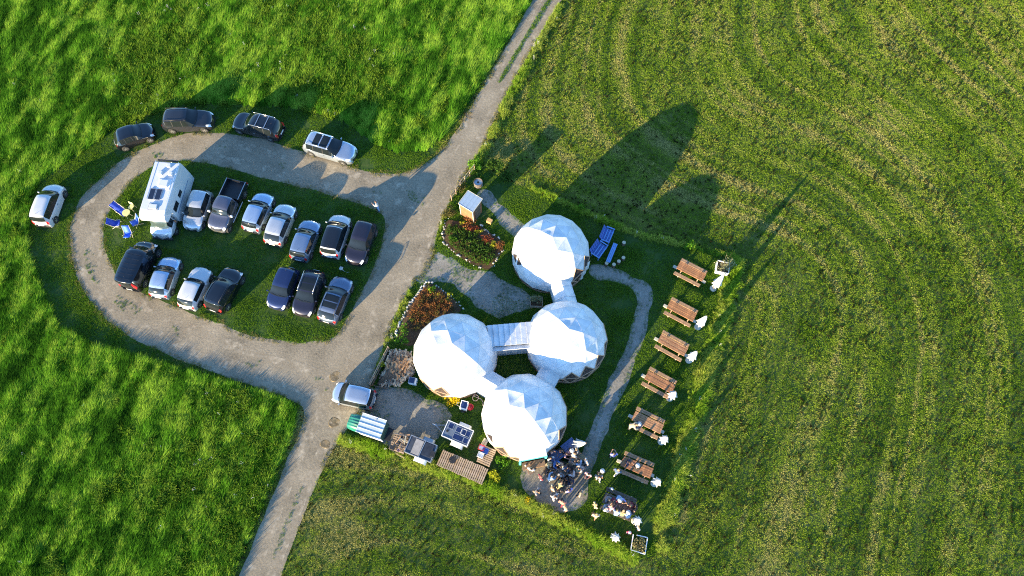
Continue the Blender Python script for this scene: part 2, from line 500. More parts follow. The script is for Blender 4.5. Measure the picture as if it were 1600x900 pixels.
M_WHITE = mat('white paint', (.78, .78, .77), .45, var=.05)
M_DARK = mat('dark plastic', (.02, .02, .022), .5, var=.2)
M_BROWN = mat('brown boards', (.20, .12, .07), .7, var=.35, scale=5, bump=.3)

def geodesic(freq=3):
    t = (1 + 5 ** .5) / 2
    P = [Vector(p).normalized() for p in ((-1, t, 0), (1, t, 0), (-1, -t, 0), (1, -t, 0), (0, -1, t), (0, 1, t), (0, -1, -t), (0, 1, -t), (t, 0, -1), (t, 0, 1), (-t, 0, -1), (-t, 0, 1))]
    F = [(0, 11, 5), (0, 5, 1), (0, 1, 7), (0, 7, 10), (0, 10, 11), (1, 5, 9), (5, 11, 4), (11, 10, 2), (10, 7, 6), (7, 1, 8), (3, 9, 4), (3, 4, 2), (3, 2, 6), (3, 6, 8), (3, 8, 9), (4, 9, 5), (2, 4, 11), (6, 2, 10), (8, 6, 7), (9, 8, 1)]
    q = P[5].rotation_difference(Vector((0, 0, 1)))
    P = [q @ p for p in P]
    tris = []
    for a, b, c in F:
        a, b, c = P[a], P[b], P[c]
        def pt(i, j):
            return (a * (freq - i - j) + b * i + c * j).normalized()
        for i in range(freq):
            for j in range(freq - i):
                tris.append((pt(i, j), pt(i + 1, j), pt(i, j + 1)))
                if i + j < freq - 1:
                    tris.append((pt(i + 1, j), pt(i + 1, j + 1), pt(i, j + 1)))
    return tris
GEO = geodesic(3)

def panel_mesh(tri, sag, k=4):
    a, b, c = tri
    n = (b - a).cross(c - a).normalized()
    V, idx, F = [], {}, []
    for i in range(k + 1):
        for j in range(k + 1 - i):
            u, v = i / k, j / k
            w = 1 - u - v
            p = a * w + b * u + c * v
            idx[i, j] = len(V)
            V.append(p - n * sag * 27 * u * v * w)
    for i in range(k):
        for j in range(k - i):
            F.append((idx[i, j], idx[i + 1, j], idx[i, j + 1]))
            if i + j < k - 1:
                F.append((idx[i + 1, j], idx[i + 1, j + 1], idx[i, j + 1]))
    m = MB(); m.add(V, F)
    m.bary = [((k - i - j) / k, i / k, j / k) for (i, j) in idx]
    return m, n

def dome(label, px, py, Rr, rot, windows, triangles, seed, zc=1.0, skip=()):
    rd = random.Random(seed)
    c = G(px, py, zc)
    t = thing('geodesic_dome', label, 'dome', (c.x, c.y, 0), 0, 'white geodesic domes')
    fl = MB().lathe([(Rr * .93, 0.0), (Rr * .93, .10), (.02, .10)], 30)
    obj('floor', fl, M_FLOOR, t)
    rm = Matrix.Rotation(R(rot), 3, 'Z')
    struts = set()
    for tri in GEO:
        P = [rm @ p for p in tri]
        if (P[1] - P[0]).cross(P[2] - P[0]).dot(P[0] + P[1] + P[2]) < 0:
            P = [P[0], P[2], P[1]]
        cen = (P[0] + P[1] + P[2]) / 3
        if cen.z < -.30:
            continue
        az = math.degrees(math.atan2(cen.y, cen.x)) % 360
        Q = [Vector((p.x * Rr, p.y * Rr, max(.03, zc + p.z * Rr))) for p in P]
        if max(q.z for q in Q) < .06:
            continue
        if any(((az - a0) % 360) <= ((a1 - a0) % 360) and cen.z < zz for a0, a1, zz in skip):
            continue
        win = any(((az - a0) % 360) <= ((a1 - a0) % 360) and cen.z < zz for a0, a1, zz in windows)
        if win:
            m, n = panel_mesh(Q, 0.0, 1)
            obj('window', m, M_FILM, t)
            for i in range(3):
                key = tuple(sorted([tuple(round(x, 2) for x in Q[i]), tuple(round(x, 2) for x in Q[(i + 1) % 3])]))
                if key not in struts:
                    struts.add(key)
                    obj('strut', MB().tube(Q[i] * 1.004, Q[(i + 1) % 3] * 1.004, .035, .035, 6), M_STRUT, t)
        else:
            m, n = panel_mesh(Q, rd.uniform(-.01, .05))
            for i, v in enumerate(m.v):
                m.v[i] = tuple(Vector(v) + n * .0)
            o = obj('panel', m, M_FAB, t, True)
            at = o.data.attributes.new('bary', 'FLOAT_VECTOR', 'POINT')
            at.data.foreach_set('vector', [q for b in m.bary for q in b])
            d = None
            for (ta, tz) in triangles:
                dirv = Vector((math.cos(R(ta)) * math.sqrt(1 - tz * tz), math.sin(R(ta)) * math.sqrt(1 - tz * tz), tz))
                if dirv.angle(cen) < .17:
                    d = dirv
            if d is not None:
                g = sum(Q, Vector()) / 3
                T = [g + (q - g) * .58 + n * .03 for q in Q]
                obj('vent_window', MB().add(T, [(0, 1, 2)]), M_FILM_DARK, t)
    # fabric hem laced to the footing, uneven on the ground
    hem = MB()
    rr = math.sqrt(max(.1, Rr * Rr - zc * zc)) if zc < Rr else Rr
    for k in range(48):
        a0, a1 = 2 * math.pi * k / 48, 2 * math.pi * (k + 1) / 48
        b = rr * 1.01
        hem.beam((b * math.cos(a0), b * math.sin(a0), .05), (b * math.cos(a1), b * math.sin(a1), .05), .10, .10)
    obj('footing', hem, M_BROWN, t)
    return t, c
M_FILM_DARK = mat('dark film opening', (.045, .035, .035), .35, var=.2)
dA, cA = dome('white faceted dome nearest the hut, a dark triangular opening in its side', 860, 396, 3.2, 20, [(295, 352, .24), (306, 342, .36)], [(203, .36)], 1)
dB, cB = dome('leftmost white faceted dome beside the firewood heap', 712, 555, 3.28, 55, [(222, 262, .2), (230, 254, .34)], [], 2)
dC, cC = dome('white faceted dome with the brown strutted window band facing the curved path', 884, 533, 3.2, 5, [(262, 360, .27), (0, 12, .2), (280, 345, .36)], [], 3)
dD, cD = dome('white faceted dome with the turquoise doorway above the crowd', 819, 651, 3.22, 40, [(300, 360, .24), (0, 25, .12), (232, 262, .2), (312, 350, .34), (238, 258, .34)], [(215, .36)], 4, skip=((262, 300, .02),))
# doorway of the lowest dome: white porch with turquoise posts and a counter
door = Vector((math.cos(R(281)), math.sin(R(281)), 0))
def porch(t):
    M = Matrix.Rotation(R(281), 4, 'Z')
    def at(x, y, z): return M @ Vector((x, y, z))
    for y in (-.95, .95):
        obj('post', MB().beam(at(3.22, y, 0), at(3.22, y, 2.1), .16, .16), M_TURQ, t)
        obj('porch_wall', MB().box(at(2.75, y * 1.0, 1.05), (.82, .05, 2.05), M=M), M_FAB, t)
    obj('porch_roof', MB().box(at(2.72, 0, 2.14), (1.06, 2.0, .06), M=M @ Matrix.Rotation(R(6), 4, 'Y')), M_FAB, t)
    obj('lintel', MB().box(at(3.26, 0, 1.98), (.06, 1.74, .12), M=M), M_TURQ, t)
    obj('counter', MB().box(at(3.52, 0, .92), (.5, 1.7, .06), M=M).box(at(3.52, 0, .45), (.4, 1.6, .86), M=M), M_BROWN, t)
    for k, y in enumerate((-.6, -.25, .2, .55)):
        obj('jar', MB().lathe([(.05, 0), (.06, .02), (.06, .12), (.03, .16), (.03, .2)], 8, at(3.5, y, .952)), (M_WHITE, M_BROWN, M_STRUT, M_DARK)[k], t)
porch(dD)
# loose entrance flap and poles where the top dome's canvas is tied back
fl = MB()
M = Matrix.Rotation(R(330), 4, 'Z')
for k in range(5):
    y0, y1 = -.5 + .25 * k, -.25 + .25 * k
    o0, o1 = (.06 if k % 2 else -.04), (-.04 if k % 2 else .06)
    fl.add([M @ Vector((3.16 + o0, y0, .08)), M @ Vector((3.16 + o1, y1, .08)), M @ Vector((3.12 + o1, y1, 1.7)), M @ Vector((3.12 + o0, y0, 1.7))], [(0, 1, 2, 3)])
obj('entrance_flap', fl, M_FAB, dA, True)
# ------------------------------------------------------------------ canvas tunnels between the domes
def tunnel(label, pa, pb, w, wall, ridge, ribs=0):
    a, b = Vector((pa[0], pa[1], 0)), Vector((pb[0], pb[1], 0))
    mid = (a + b) / 2
    d = b - a
    L = d.length
    t = thing('canvas_tunnel', label, 'tunnel', mid, math.atan2(d.y, d.x), 'canvas tunnels between the domes')
    h = L / 2
    for s in (-1, 1):
        obj('side_wall', MB().box((0, s * w / 2, wall / 2), (L, .04, wall)), M_FAB, t)
        m = MB()
        n = 6
        V = []
        for i in range(n + 1):
            x = -h + L * i / n
            sag = .05 * math.sin(math.pi * i / n * 3 + s)
            for j in range(4):
                f = j / 3
                V.append((x, s * (w / 2 + .06) * (1 - f), wall - .05 + (ridge - wall + .05) * f - sag * math.sin(math.pi * f)))
        F = [(i * 4 + j, (i + 1) * 4 + j, (i + 1) * 4 + j + 1, i * 4 + j + 1) for i in range(n) for j in range(3)]
        if s > 0: F = [q[::-1] for q in F]
        m.add(V, F)
        obj('roof_slope', m, M_FAB, t, True)
    if not ribs:
        for i in range(3):
            x = -h * .6 + h * .6 * i
            m = MB()
            for s in (-1, 1):
                m.tube((x, s * (w / 2 + .07), wall - .03), (x, 0, ridge + .03), .025, .025, 6)
            obj('rib', m, M_FAB, t)
    return t
tunnel('short white canvas tunnel between the top dome and the dome by the curved path', G(868, 436)[:2], G(884, 488)[:2], 1.5, 1.75, 2.25)
tunnel('white canvas tunnel with seams joining the leftmost dome to the lowest dome', G(742, 592)[:2], G(792, 622)[:2], 1.7, 1.7, 2.3)
tunnel('short white canvas tunnel between the window-band dome and the lowest dome', G(872, 566)[:2], G(842, 618)[:2], 1.5, 1.7, 2.25)
def slat_tunnel():
    a, b = G(757, 541), G(838, 534)
    d = (b - a).to_2d()
    L = d.length
    mid = (a + b) / 2
    t = thing('slatted_walkway', 'covered walkway with eight overlapping white roof slats between two domes', 'walkway', mid, math.atan2(d.y, d.x))
    obj('side_wall', MB().box((0, -.85, 1.1), (L, .05, 2.2)), M_FAB, t)
    obj('side_wall', MB().box((0, .85, 1.1), (L, .05, 2.2)), M_FAB, t)
    obj('eave', MB().box((0, -.95, 2.24), (L * .96, .34, .05), M=Matrix.Rotation(R(-14), 4, 'X')), M_FAB, t)
    obj('gutter', MB().box((0, .86, 2.26), (L * .9, .12, .06)), M_FAB, t)
    w = 3.35 / 8
    for k in range(8):
        x = -3.35 / 2 + w * (k + .5)
        o = obj('slat', MB().box((x, .06, 2.42), (w * 1.06, 1.7, .035), M=Matrix.Rotation(R(9), 4, 'Y')), M_FAB, t)
    return t
slat_tunnel()
# ------------------------------------------------------------------ vehicles
def pchip(xs, ys, x):
    xs = np.asarray(xs, float); ys = np.asarray(ys, float); x = np.asarray(x, float)
    h = np.diff(xs); dl = np.diff(ys) / h
    d = np.zeros_like(ys)
    for k in range(1, len(xs) - 1):
        if dl[k - 1] * dl[k] > 0:
            w1 = 2 * h[k] + h[k - 1]; w2 = h[k] + 2 * h[k - 1]
            d[k] = (w1 + w2) / (w1 / dl[k - 1] + w2 / dl[k])
    d[0], d[-1] = dl[0], dl[-1]
    i = np.clip(np.searchsorted(xs, x) - 1, 0, len(xs) - 2)
    t = (x - xs[i]) / h[i]
    return ((1 + 2 * t) * (1 - t) ** 2 * ys[i] + t * (1 - t) ** 2 * h[i] * d[i] + t * t * (3 - 2 * t) * ys[i + 1] + t * t * (t - 1) * h[i] * d[i + 1])

# profiles run from the rear bumper (0) to the front bumper (1); heights relative to a 1.48 m roof
KINDS = {
    'hatch': dict(H=1.47, W=1.76, top=[(0, .58), (.008, .78), (.03, .98), (.10, 1.36), (.16, 1.44), (.32, 1.47), (.48, 1.455), (.545, 1.40), (.735, .985), (.78, .955), (.90, .86), (.97, .72), (1, .50)],
                  belt=[(0, .52), (.012, .72), (.04, .92), (.3, .93), (.7, .91), (.76, .90), (.90, .78), (.97, .62), (1, .44)],
                  ws=(.548, .735), rw=(.034, .115), sw=[(.125, .27), (.282, .455), (.467, .71)], tops=(.14, .54)),
    'mpv': dict(H=1.64, W=1.78, top=[(0, .58), (.008, .82), (.025, 1.05), (.07, 1.50), (.12, 1.60), (.30, 1.64), (.52, 1.62), (.60, 1.55), (.79, 1.05), (.83, 1.0), (.92, .88), (.975, .74), (1, .50)],
                belt=[(0, .52), (.012, .76), (.04, .97), (.3, .98), (.72, .95), (.80, .94), (.92, .80), (.975, .64), (1, .44)],
                ws=(.61, .79), rw=(.026, .075), sw=[(.085, .27), (.282, .475), (.487, .775)], tops=(.10, .59)),
    'suv': dict(H=1.63, W=1.86, top=[(0, .62), (.008, .86), (.03, 1.06), (.10, 1.48), (.15, 1.57), (.30, 1.63), (.47, 1.62), (.54, 1.55), (.725, 1.08), (.765, 1.04), (.88, .97), (.965, .82), (1, .56)],
                belt=[(0, .56), (.012, .80), (.04, 1.0), (.3, 1.01), (.68, .99), (.74, .98), (.88, .89), (.965, .72), (1, .48)],
                ws=(.545, .725), rw=(.033, .105), sw=[(.115, .26), (.272, .445), (.457, .70)], tops=(.12, .535)),
    'estate': dict(H=1.46, W=1.78, top=[(0, .58), (.008, .78), (.03, .92), (.155, 1.34), (.21, 1.42), (.34, 1.46), (.48, 1.445), (.545, 1.39), (.735, .985), (.775, .95), (.90, .85), (.97, .70), (1, .48)],
                   belt=[(0, .52), (.012, .72), (.04, .90), (.3, .93), (.68, .91), (.74, .90), (.90, .77), (.97, .61), (1, .43)],
                   ws=(.548, .735), rw=(.038, .15), sw=[(.16, .29), (.302, .465), (.477, .71)], tops=(.19, .54)),
    'box': dict(H=1.40, W=1.68, top=[(0, .60), (.008, .80), (.03, .92), (.13, 1.30), (.18, 1.37), (.34, 1.40), (.50, 1.39), (.56, 1.35), (.685, .98), (.72, .94), (.90, .86), (.975, .76), (1, .52)],
                belt=[(0, .54), (.012, .74), (.035, .88), (.3, .90), (.66, .89), (.71, .885), (.90, .80), (.975, .68), (1, .46)],
                ws=(.565, .685), rw=(.035, .14), sw=[(.17, .365), (.38, .67)], tops=(.20, .55)),
    'van': dict(H=1.94, W=1.92, top=[(0, .50), (.004, 1.0), (.012, 1.75), (.03, 1.90), (.10, 1.94), (.40, 1.94), (.64, 1.92), (.70, 1.84), (.835, 1.20), (.86, 1.14), (.94, 1.02), (.98, .84), (1, .54)],
                belt=[(0, .44), (.004, .9), (.02, 1.10), (.3, 1.12), (.78, 1.10), (.85, 1.08), (.94, .92), (.98, .70), (1, .46)],
                ws=(.705, .835), rw=(.0042, .0115), sw=[(.60, .80)], tops=(.04, .68)),
}
CAR_MESH = {}
def car_parts(kind, L, W, dark_roof=False, pano=False):
    key = (kind, round(L, 2), round(W, 2), dark_roof, pano)
    K = KINDS[kind]
    box = kind in ('van', 'box')
    edges = {0, 1, .004, .008, .015, .03, .97, .985, .992}
    for a, b in [K['ws'], K['rw']] + K['sw']:
        edges |= {a, b}
    if pano: edges |= {.24, .36, .38, .52}
    edges |= set(K['tops'])
    xw = [-.5 * L + .185 * L, -.5 * L + .815 * L]
    Ra = .355 if kind not in ('suv', 'van') else .385
    for x in xw:
        for q in (-1, -.96, -.85, -.66, -.4, -.13, .13, .4, .66, .85, .96, 1):
            edges.add((x + q * Ra) / L + .5)
    S = sorted(edges | set(np.linspace(0, 1, 36).tolist()))
    S = np.array([S[0]] + [b for a, b in zip(S[:-1], S[1:]) if b - a > 1e-4])
    zt = pchip(*zip(*K['top']), S)
    zb = np.minimum(pchip(*zip(*K['belt']), S), zt - .015)
    wl = pchip([0, .012, .05, .15, .35, .68, .84, .92, .965, .988, 1], [.68, .80, .90, .97, 1, 1, .96, .885, .78, .66, .48], S) * W / 2
    tr = .86 if kind == 'van' else (.80 if kind == 'box' else .715)
    wr = pchip([0, .03, .12, .3, .58, K['ws'][1] + .01, .9, 1], [.80, .80 if not kind == 'van' else .86, tr, tr + .01, tr - .01, .86, .84, .8], S)
    wt = wl * wr
    zbot = np.full_like(S, .21)
    for x in xw:
        dx = (S - .5) * L - x
        m = np.abs(dx) < Ra
        zbot[m] = np.maximum(zbot[m], .30 + np.sqrt(np.maximum(0, Ra ** 2 - dx[m] ** 2)) - .02)
    zbot = np.minimum(zbot, zb - .06)
    rings = []
    for i, s in enumerate(S):
        x = (s - .5) * L
        h = zb[i] - zbot[i]; g = zt[i] - zb[i]
        half = [(wl[i] * .955, zbot[i]), (wl[i], zbot[i] + .4 * h), (wl[i] * .995, zb[i] - .16 * h), (wl[i] * .955, zb[i]),
                (wt[i] + (wl[i] * .955 - wt[i]) * .10, zb[i] + .88 * g), (wt[i] * .88, zb[i] + .965 * g), (wt[i] * .45, zb[i] + .995 * g), (0, zt[i])]
        bow = .16 * min(1, max(0, (s - .45) / .2)) - .10 * min(1, max(0, (.22 - s) / .15))
        hx = [x - bow * (y / (wl[i] + 1e-6)) ** 2 * (1 if jj >= 3 else .35) + bow * .35 * (0 if kind == 'ccab' else 1) * 0 for jj, (y, z) in enumerate(half)]
        rings.append([(q, y, z) for q, (y, z) in zip(hx, half)] + [(q, -y, z) for q, (y, z) in list(zip(hx, half))[-2::-1]])
    nr = len(rings[0])
    V = [p for r in rings for p in r]
    parts = {}
    def put(nm, q):
        parts.setdefault(nm, []).append(q)
    for i in range(len(S) - 1):
        sm = (S[i] + S[i + 1]) / 2
        for k in range(nr - 1):
            j = k if k < 7 else nr - 2 - k      # 0..6 from sill to centre
            side = 'l' if k < 7 else 'r'
            q = (i * nr + k, i * nr + k + 1, (i + 1) * nr + k + 1, (i + 1) * nr + k)
            nm = 'body'
            if j == 3:
                for n_, (a, b) in enumerate(K['sw']):
                    if a < sm < b: nm = 'side_window|%s%d' % (side, n_)
                for n_ in range(len(K['sw']) - 1):
                    if K['sw'][n_][1] < sm < K['sw'][n_ + 1][0]: nm = 'pillar|%s%d' % (side, n_)
            if j >= 4:
                if K['ws'][0] < sm < K['ws'][1]: nm = 'windshield'
                elif K['rw'][0] < sm < K['rw'][1]: nm = 'rear_window'
                elif K['tops'][0] < sm < K['tops'][1]:
                    nm = 'roof'
                    if pano and j >= 5 and (.24 < sm < .36 or .38 < sm < .52): nm = 'sunroof'
            if j in (2, 3) and nm == 'body':
                if .925 < sm < .985: nm = 'headlight|' + side
                elif sm < .03 and sm > .002: nm = 'taillight|' + side
            put(nm, q)
    put('body', tuple(range(nr)))
    last = (len(S) - 1) * nr
    put('grille', tuple(last + k for k in range(nr - 1, -1, -1)))
    out = {}
    for nm, F in parts.items():
        used = sorted({v for q in F for v in q})
        mp = {v: a for a, v in enumerate(used)}
        m = MB()
        m.add([V[v] for v in used], [tuple(mp[v] for v in q)[::-1] for q in F])
        out[nm] = m
    return out, xw, Ra
M_GLASS = mat('car glass', (.012, .016, .018), .05, var=.1, spec=.45)
M_TYRE = mat('tyre rubber', (.018, .018, .018), .85, var=.3)
M_RIM = mat('alloy rim', (.55, .55, .56), .3, metal=.8, var=.05)
M_LAMP = mat('lamp glass', (.75, .77, .8), .1, var=.03, coat=1.0)
M_RED = mat('tail lamp red', (.45, .015, .02), .2, var=.1, coat=.8)
M_BLACKTRIM = mat('black trim', (.02, .02, .022), .4, var=.2)
M_CHROME = mat('satin rail', (.6, .6, .6), .3, metal=.9, var=.05)
M_PLATE = mat('number plate', (.7, .7, .68), .5, var=.03)
_WH = {}
def wheel_meshes(r):
    if r not in _WH:
        ty = MB().lathe([(r * .62, -.10), (r * .96, -.105), (r, -.07), (r, .07), (r * .96, .105), (r * .62, .10)], 20).mesh('tyre', True)
        ri = MB().lathe([(r * .66, -.06), (r * .66, .085), (r * .52, .075), (r * .2, .10), (.02, .10)], 20)
        for k in range(5):
            a = 2 * math.pi * k / 5
            ri.beam((0, 0, .10), (r * .6 * math.cos(a), r * .6 * math.sin(a), .09), .06, .03)
        _WH[r] = (ty, ri.mesh('rim'))
    return _WH[r]
def add_wheels(t, xs, half, r, rim=None, names='wheel'):
    ty, ri = wheel_meshes(r)
    for x in xs:
        for s in (1, -1):
            w = link(names, ty, M_TYRE, t)
            w.location = (x, s * half, r)
            w.rotation_euler = (R(-90) * s, 0, 0)
            link('rim', ri, rim or M_RIM, w)
def car(name, label, front, rear, kind, pm, W=None, roof=None, pano=False, rails=None, bars=False, cat='car', z=.55, lift=0, mirror=None, trim=None, rearglass=None):
    f, b = G(*front, z), G(*rear, z)
    d = f - b
    L = d.length
    K = KINDS[kind]
    W = W or K['W']
    c = (f + b) / 2
    t = thing(name, label, cat, (c.x, c.y, .006), math.atan2(d.y, d.x), 'vehicles parked round the gravel loop')
    parts, xw, Ra = car_parts(kind, L, W, roof is not None, pano)
    M = {'body': pm, 'roof': roof or pm, 'windshield': M_GLASS, 'rear_window': M_GLASS, 'side_window': M_GLASS, 'sunroof': M_GLASS, 'headlight': M_LAMP, 'taillight': M_RED, 'grille': M_BLACKTRIM, 'pillar': M_BLACKTRIM}
    for nm, m in parts.items():
        base = nm.split('|')[0]
        obj(base, m, M[base], t, True)
    r = .315 if kind not in ('suv', 'van') else .345
    add_wheels(t, xw, W / 2 - .115, r)
    ub = MB().box((0, 0, .42), (L * .86, W * .72, .36))
    obj('underbody', ub, M_BLACKTRIM, t)
    xm = (K['ws'][1] - .07 - .5) * L
    zm = float(pchip(*zip(*K['belt']), np.array([K['ws'][1] - .07]))[0])
    for s in (1, -1):
        m = MB().box((xm, s * (W / 2 + .07), zm + .08), (.09, .16, .12), rz=s * R(-12)).beam((xm + .02, s * (W / 2 - .05), zm + .03), (xm + .02, s * (W / 2 + .03), zm + .06), .06, .05)
        bevel(obj('mirror', m, mirror or pm, t), .03, 2)
    obj('number_plate', MB().box((-L / 2 - .012, 0, .62), (.02, .5, .11)), M_PLATE, t)
    obj('bumper_strip', MB().box((-L / 2 + .03, 0, .36), (.10, W * .7, .10)), M_BLACKTRIM, t)
    for s in (1, -1):
        for q in (K['sw'][-1][0] + .01, K['sw'][0][0] + .06):
            obj('door_handle', MB().box(((q - .5) * L, s * (W / 2 - .002), zm - .14), (.17, .03, .03)), trim or M_BLACKTRIM, t)
    H = K['H']
    rm = rails or M_BLACKTRIM
    if rails or bars:
        wy = W / 2 * .70
        for s in (1, -1):
            rl = MB().path([((.12 - .5) * L, s * wy, H - .10), ((.14 - .5) * L, s * wy, H + .03), ((.52 - .5) * L, s * wy, H + .04), ((.57 - .5) * L, s * wy, H - .06)], .022, 6)
            obj('roof_rail', rl, rm, t, True)
    if bars:
        for q in (.24, .42):
            obj('roof_bar', MB().box(((q - .5) * L, 0, H + .065), (.06, W * .74, .03)), rm, t)
    if not pano:
        obj('antenna', MB().tube(((.16 - .5) * L, 0, H - .03), ((.13 - .5) * L, 0, H + .10), .015, .006, 5), M_BLACKTRIM, t)
    m = MB()
    for y0 in (-.35, .25):
        m.beam(((K['ws'][1] - .012 - .5) * L, y0 + .3, float(pchip(*zip(*K['top']), np.array([K['ws'][1] - .012]))[0]) + .012), ((K['ws'][1] - .03 - .5) * L, y0 - .25, float(pchip(*zip(*K['top']), np.array([K['ws'][1] - .03]))[0]) + .015), .03, .015)
    obj('wiper', m, M_BLACKTRIM, t)
    return t, L, W
P_BLACK = paint('black', (.005, .006, .009), .0, .12)
P_NIGHT = paint('night blue', (.018, .032, .10), .5)
P_NAVY = paint('navy', (.018, .035, .10), .4)
P_GREY = paint('dark grey', (.018, .02, .026), .2, .15)
P_BROWN = paint('aubergine', (.02, .018, .032), .45)
P_SILVER = paint('silver', (.60, .61, .62), .6, .28)
P_SILVB = paint('silver blue', (.38, .50, .66), .6, .28)
P_STEEL = paint('steel blue', (.22, .30, .42), .65, .28)
P_WHITE = paint('white', (.50, .51, .52), 0.0, .3)
P_ICE = paint('ice silver', (.46, .52, .60), .7, .25)
P_BLUEG = paint('blue grey', (.13, .17, .25), .6)
V = car
V('hatchback_car', 'small black hatchback parked on the grass at the left end of the upper verge', (241.2, 202), (180.3, 223), 'estate', P_BLACK, W=1.72)
V('suv_car', 'dark grey car with red tail lamp on the grass above the camper', (334.7, 188.2), (255, 190.6), 'suv', P_GREY, W=1.84, rails=M_BLACKTRIM)
V('suv_car', 'black car with silver roof rails and two roof bars on the upper verge', (364.9, 188.2), (441.2, 206.9), 'suv', P_BLACK, W=1.84, rails=M_CHROME, bars=True, trim=M_CHROME)
V('suv_car', 'pale silver car with black glass sunroof on the grass above the loop', (555.8, 244.2), (477, 221.5), 'suv', P_ICE, pano=True, rails=M_CHROME)
V('minivan_car', 'white car alone on the left verge outside the gravel loop', (89.3, 288.5), (65.7, 352.7), 'mpv', P_WHITE, W=1.72)
V('hatchback_car', 'silver hatchback between the camper and the grey pickup', (298.4, 359.4), (320.3, 298.5), 'hatch', P_SILVER, W=1.72)
V('hatchback_car', 'light silver blue hatchback right of the grey pickup', (417.1, 302.2), (391, 361.5), 'hatch', P_SILVB)
V('estate_car', 'silver car with a big rear window, fifth in the upper row', (451.3, 319.3), (425.3, 382.6), 'estate', P_SILVER)
V('hatchback_car', 'steel blue hatchback left of the white car with black roof', (489.4, 344.4), (465.9, 407), 'hatch', P_STEEL)
V('suv_car', 'white car with a wholly black roof in the upper row', (535.7, 336.3), (514.6, 402.1), 'mpv', P_WHITE, W=1.82, roof=paint('gloss black roof', (.006, .006, .008), .1))
V('suv_car', 'dark aubergine car at the right end of the upper row', (552, 413.5), (576.4, 347.7), 'suv', P_BROWN, W=1.80)
V('hatchback_car', 'silver blue hatchback right of the black van', (270.5, 401.4), (247.7, 465.6), 'estate', P_SILVB, W=1.74)
V('hatchback_car', 'old boxy white hatchback in the lower row', (320, 418.5), (290.8, 482.7), 'box', P_WHITE)
V('suv_car', 'black car with tinted windows right of the old white hatchback', (369.6, 420.1), (333, 486), 'suv', P_BLACK, W=1.86, rails=M_BLACKTRIM)
V('minivan_car', 'navy blue car, left of the three dark cars in the lower row', (429.3, 483.4), (456.1, 419.2), 'hatch', P_NIGHT, W=1.78)
V('suv_car', 'dark car with black glass roof panel, middle of the three in the lower row', (469.9, 494), (495.1, 423.3), 'estate', P_BROWN, W=1.82, pano=True, rails=M_CHROME)
V('estate_car', 'blue grey car with black sunroof at the right end of the lower row', (539, 433), (509.7, 503.7), 'estate', P_BLUEG, W=1.84, pano=True, rails=M_BLACKTRIM)
V('minivan_car', 'pale silver car standing across the track beside the firewood heap', (519.2, 611.4), (585.9, 626), 'mpv', P_ICE, W=1.68)
# black panel van with a ribbed roof
tv, Lv, Wv = V('panel_van', 'black van with a ribbed roof at the left end of the lower row', (236.4, 377.9), (203, 452.6), 'van', P_BLACK, cat='van')
for k in range(6):
    for s in (-1, 1):
        obj('roof_rib', MB().box(((.09 + .10 * k - .5) * Lv, s * .36, 1.965), (.035, .56, .02)), P_GREY, tv)
for s in (1, -1):
    obj('slide_rail', MB().box((-.18 * Lv, s * (Wv / 2 - .002), 1.0), (1.6, .02, .03)), M_BLACKTRIM, tv)
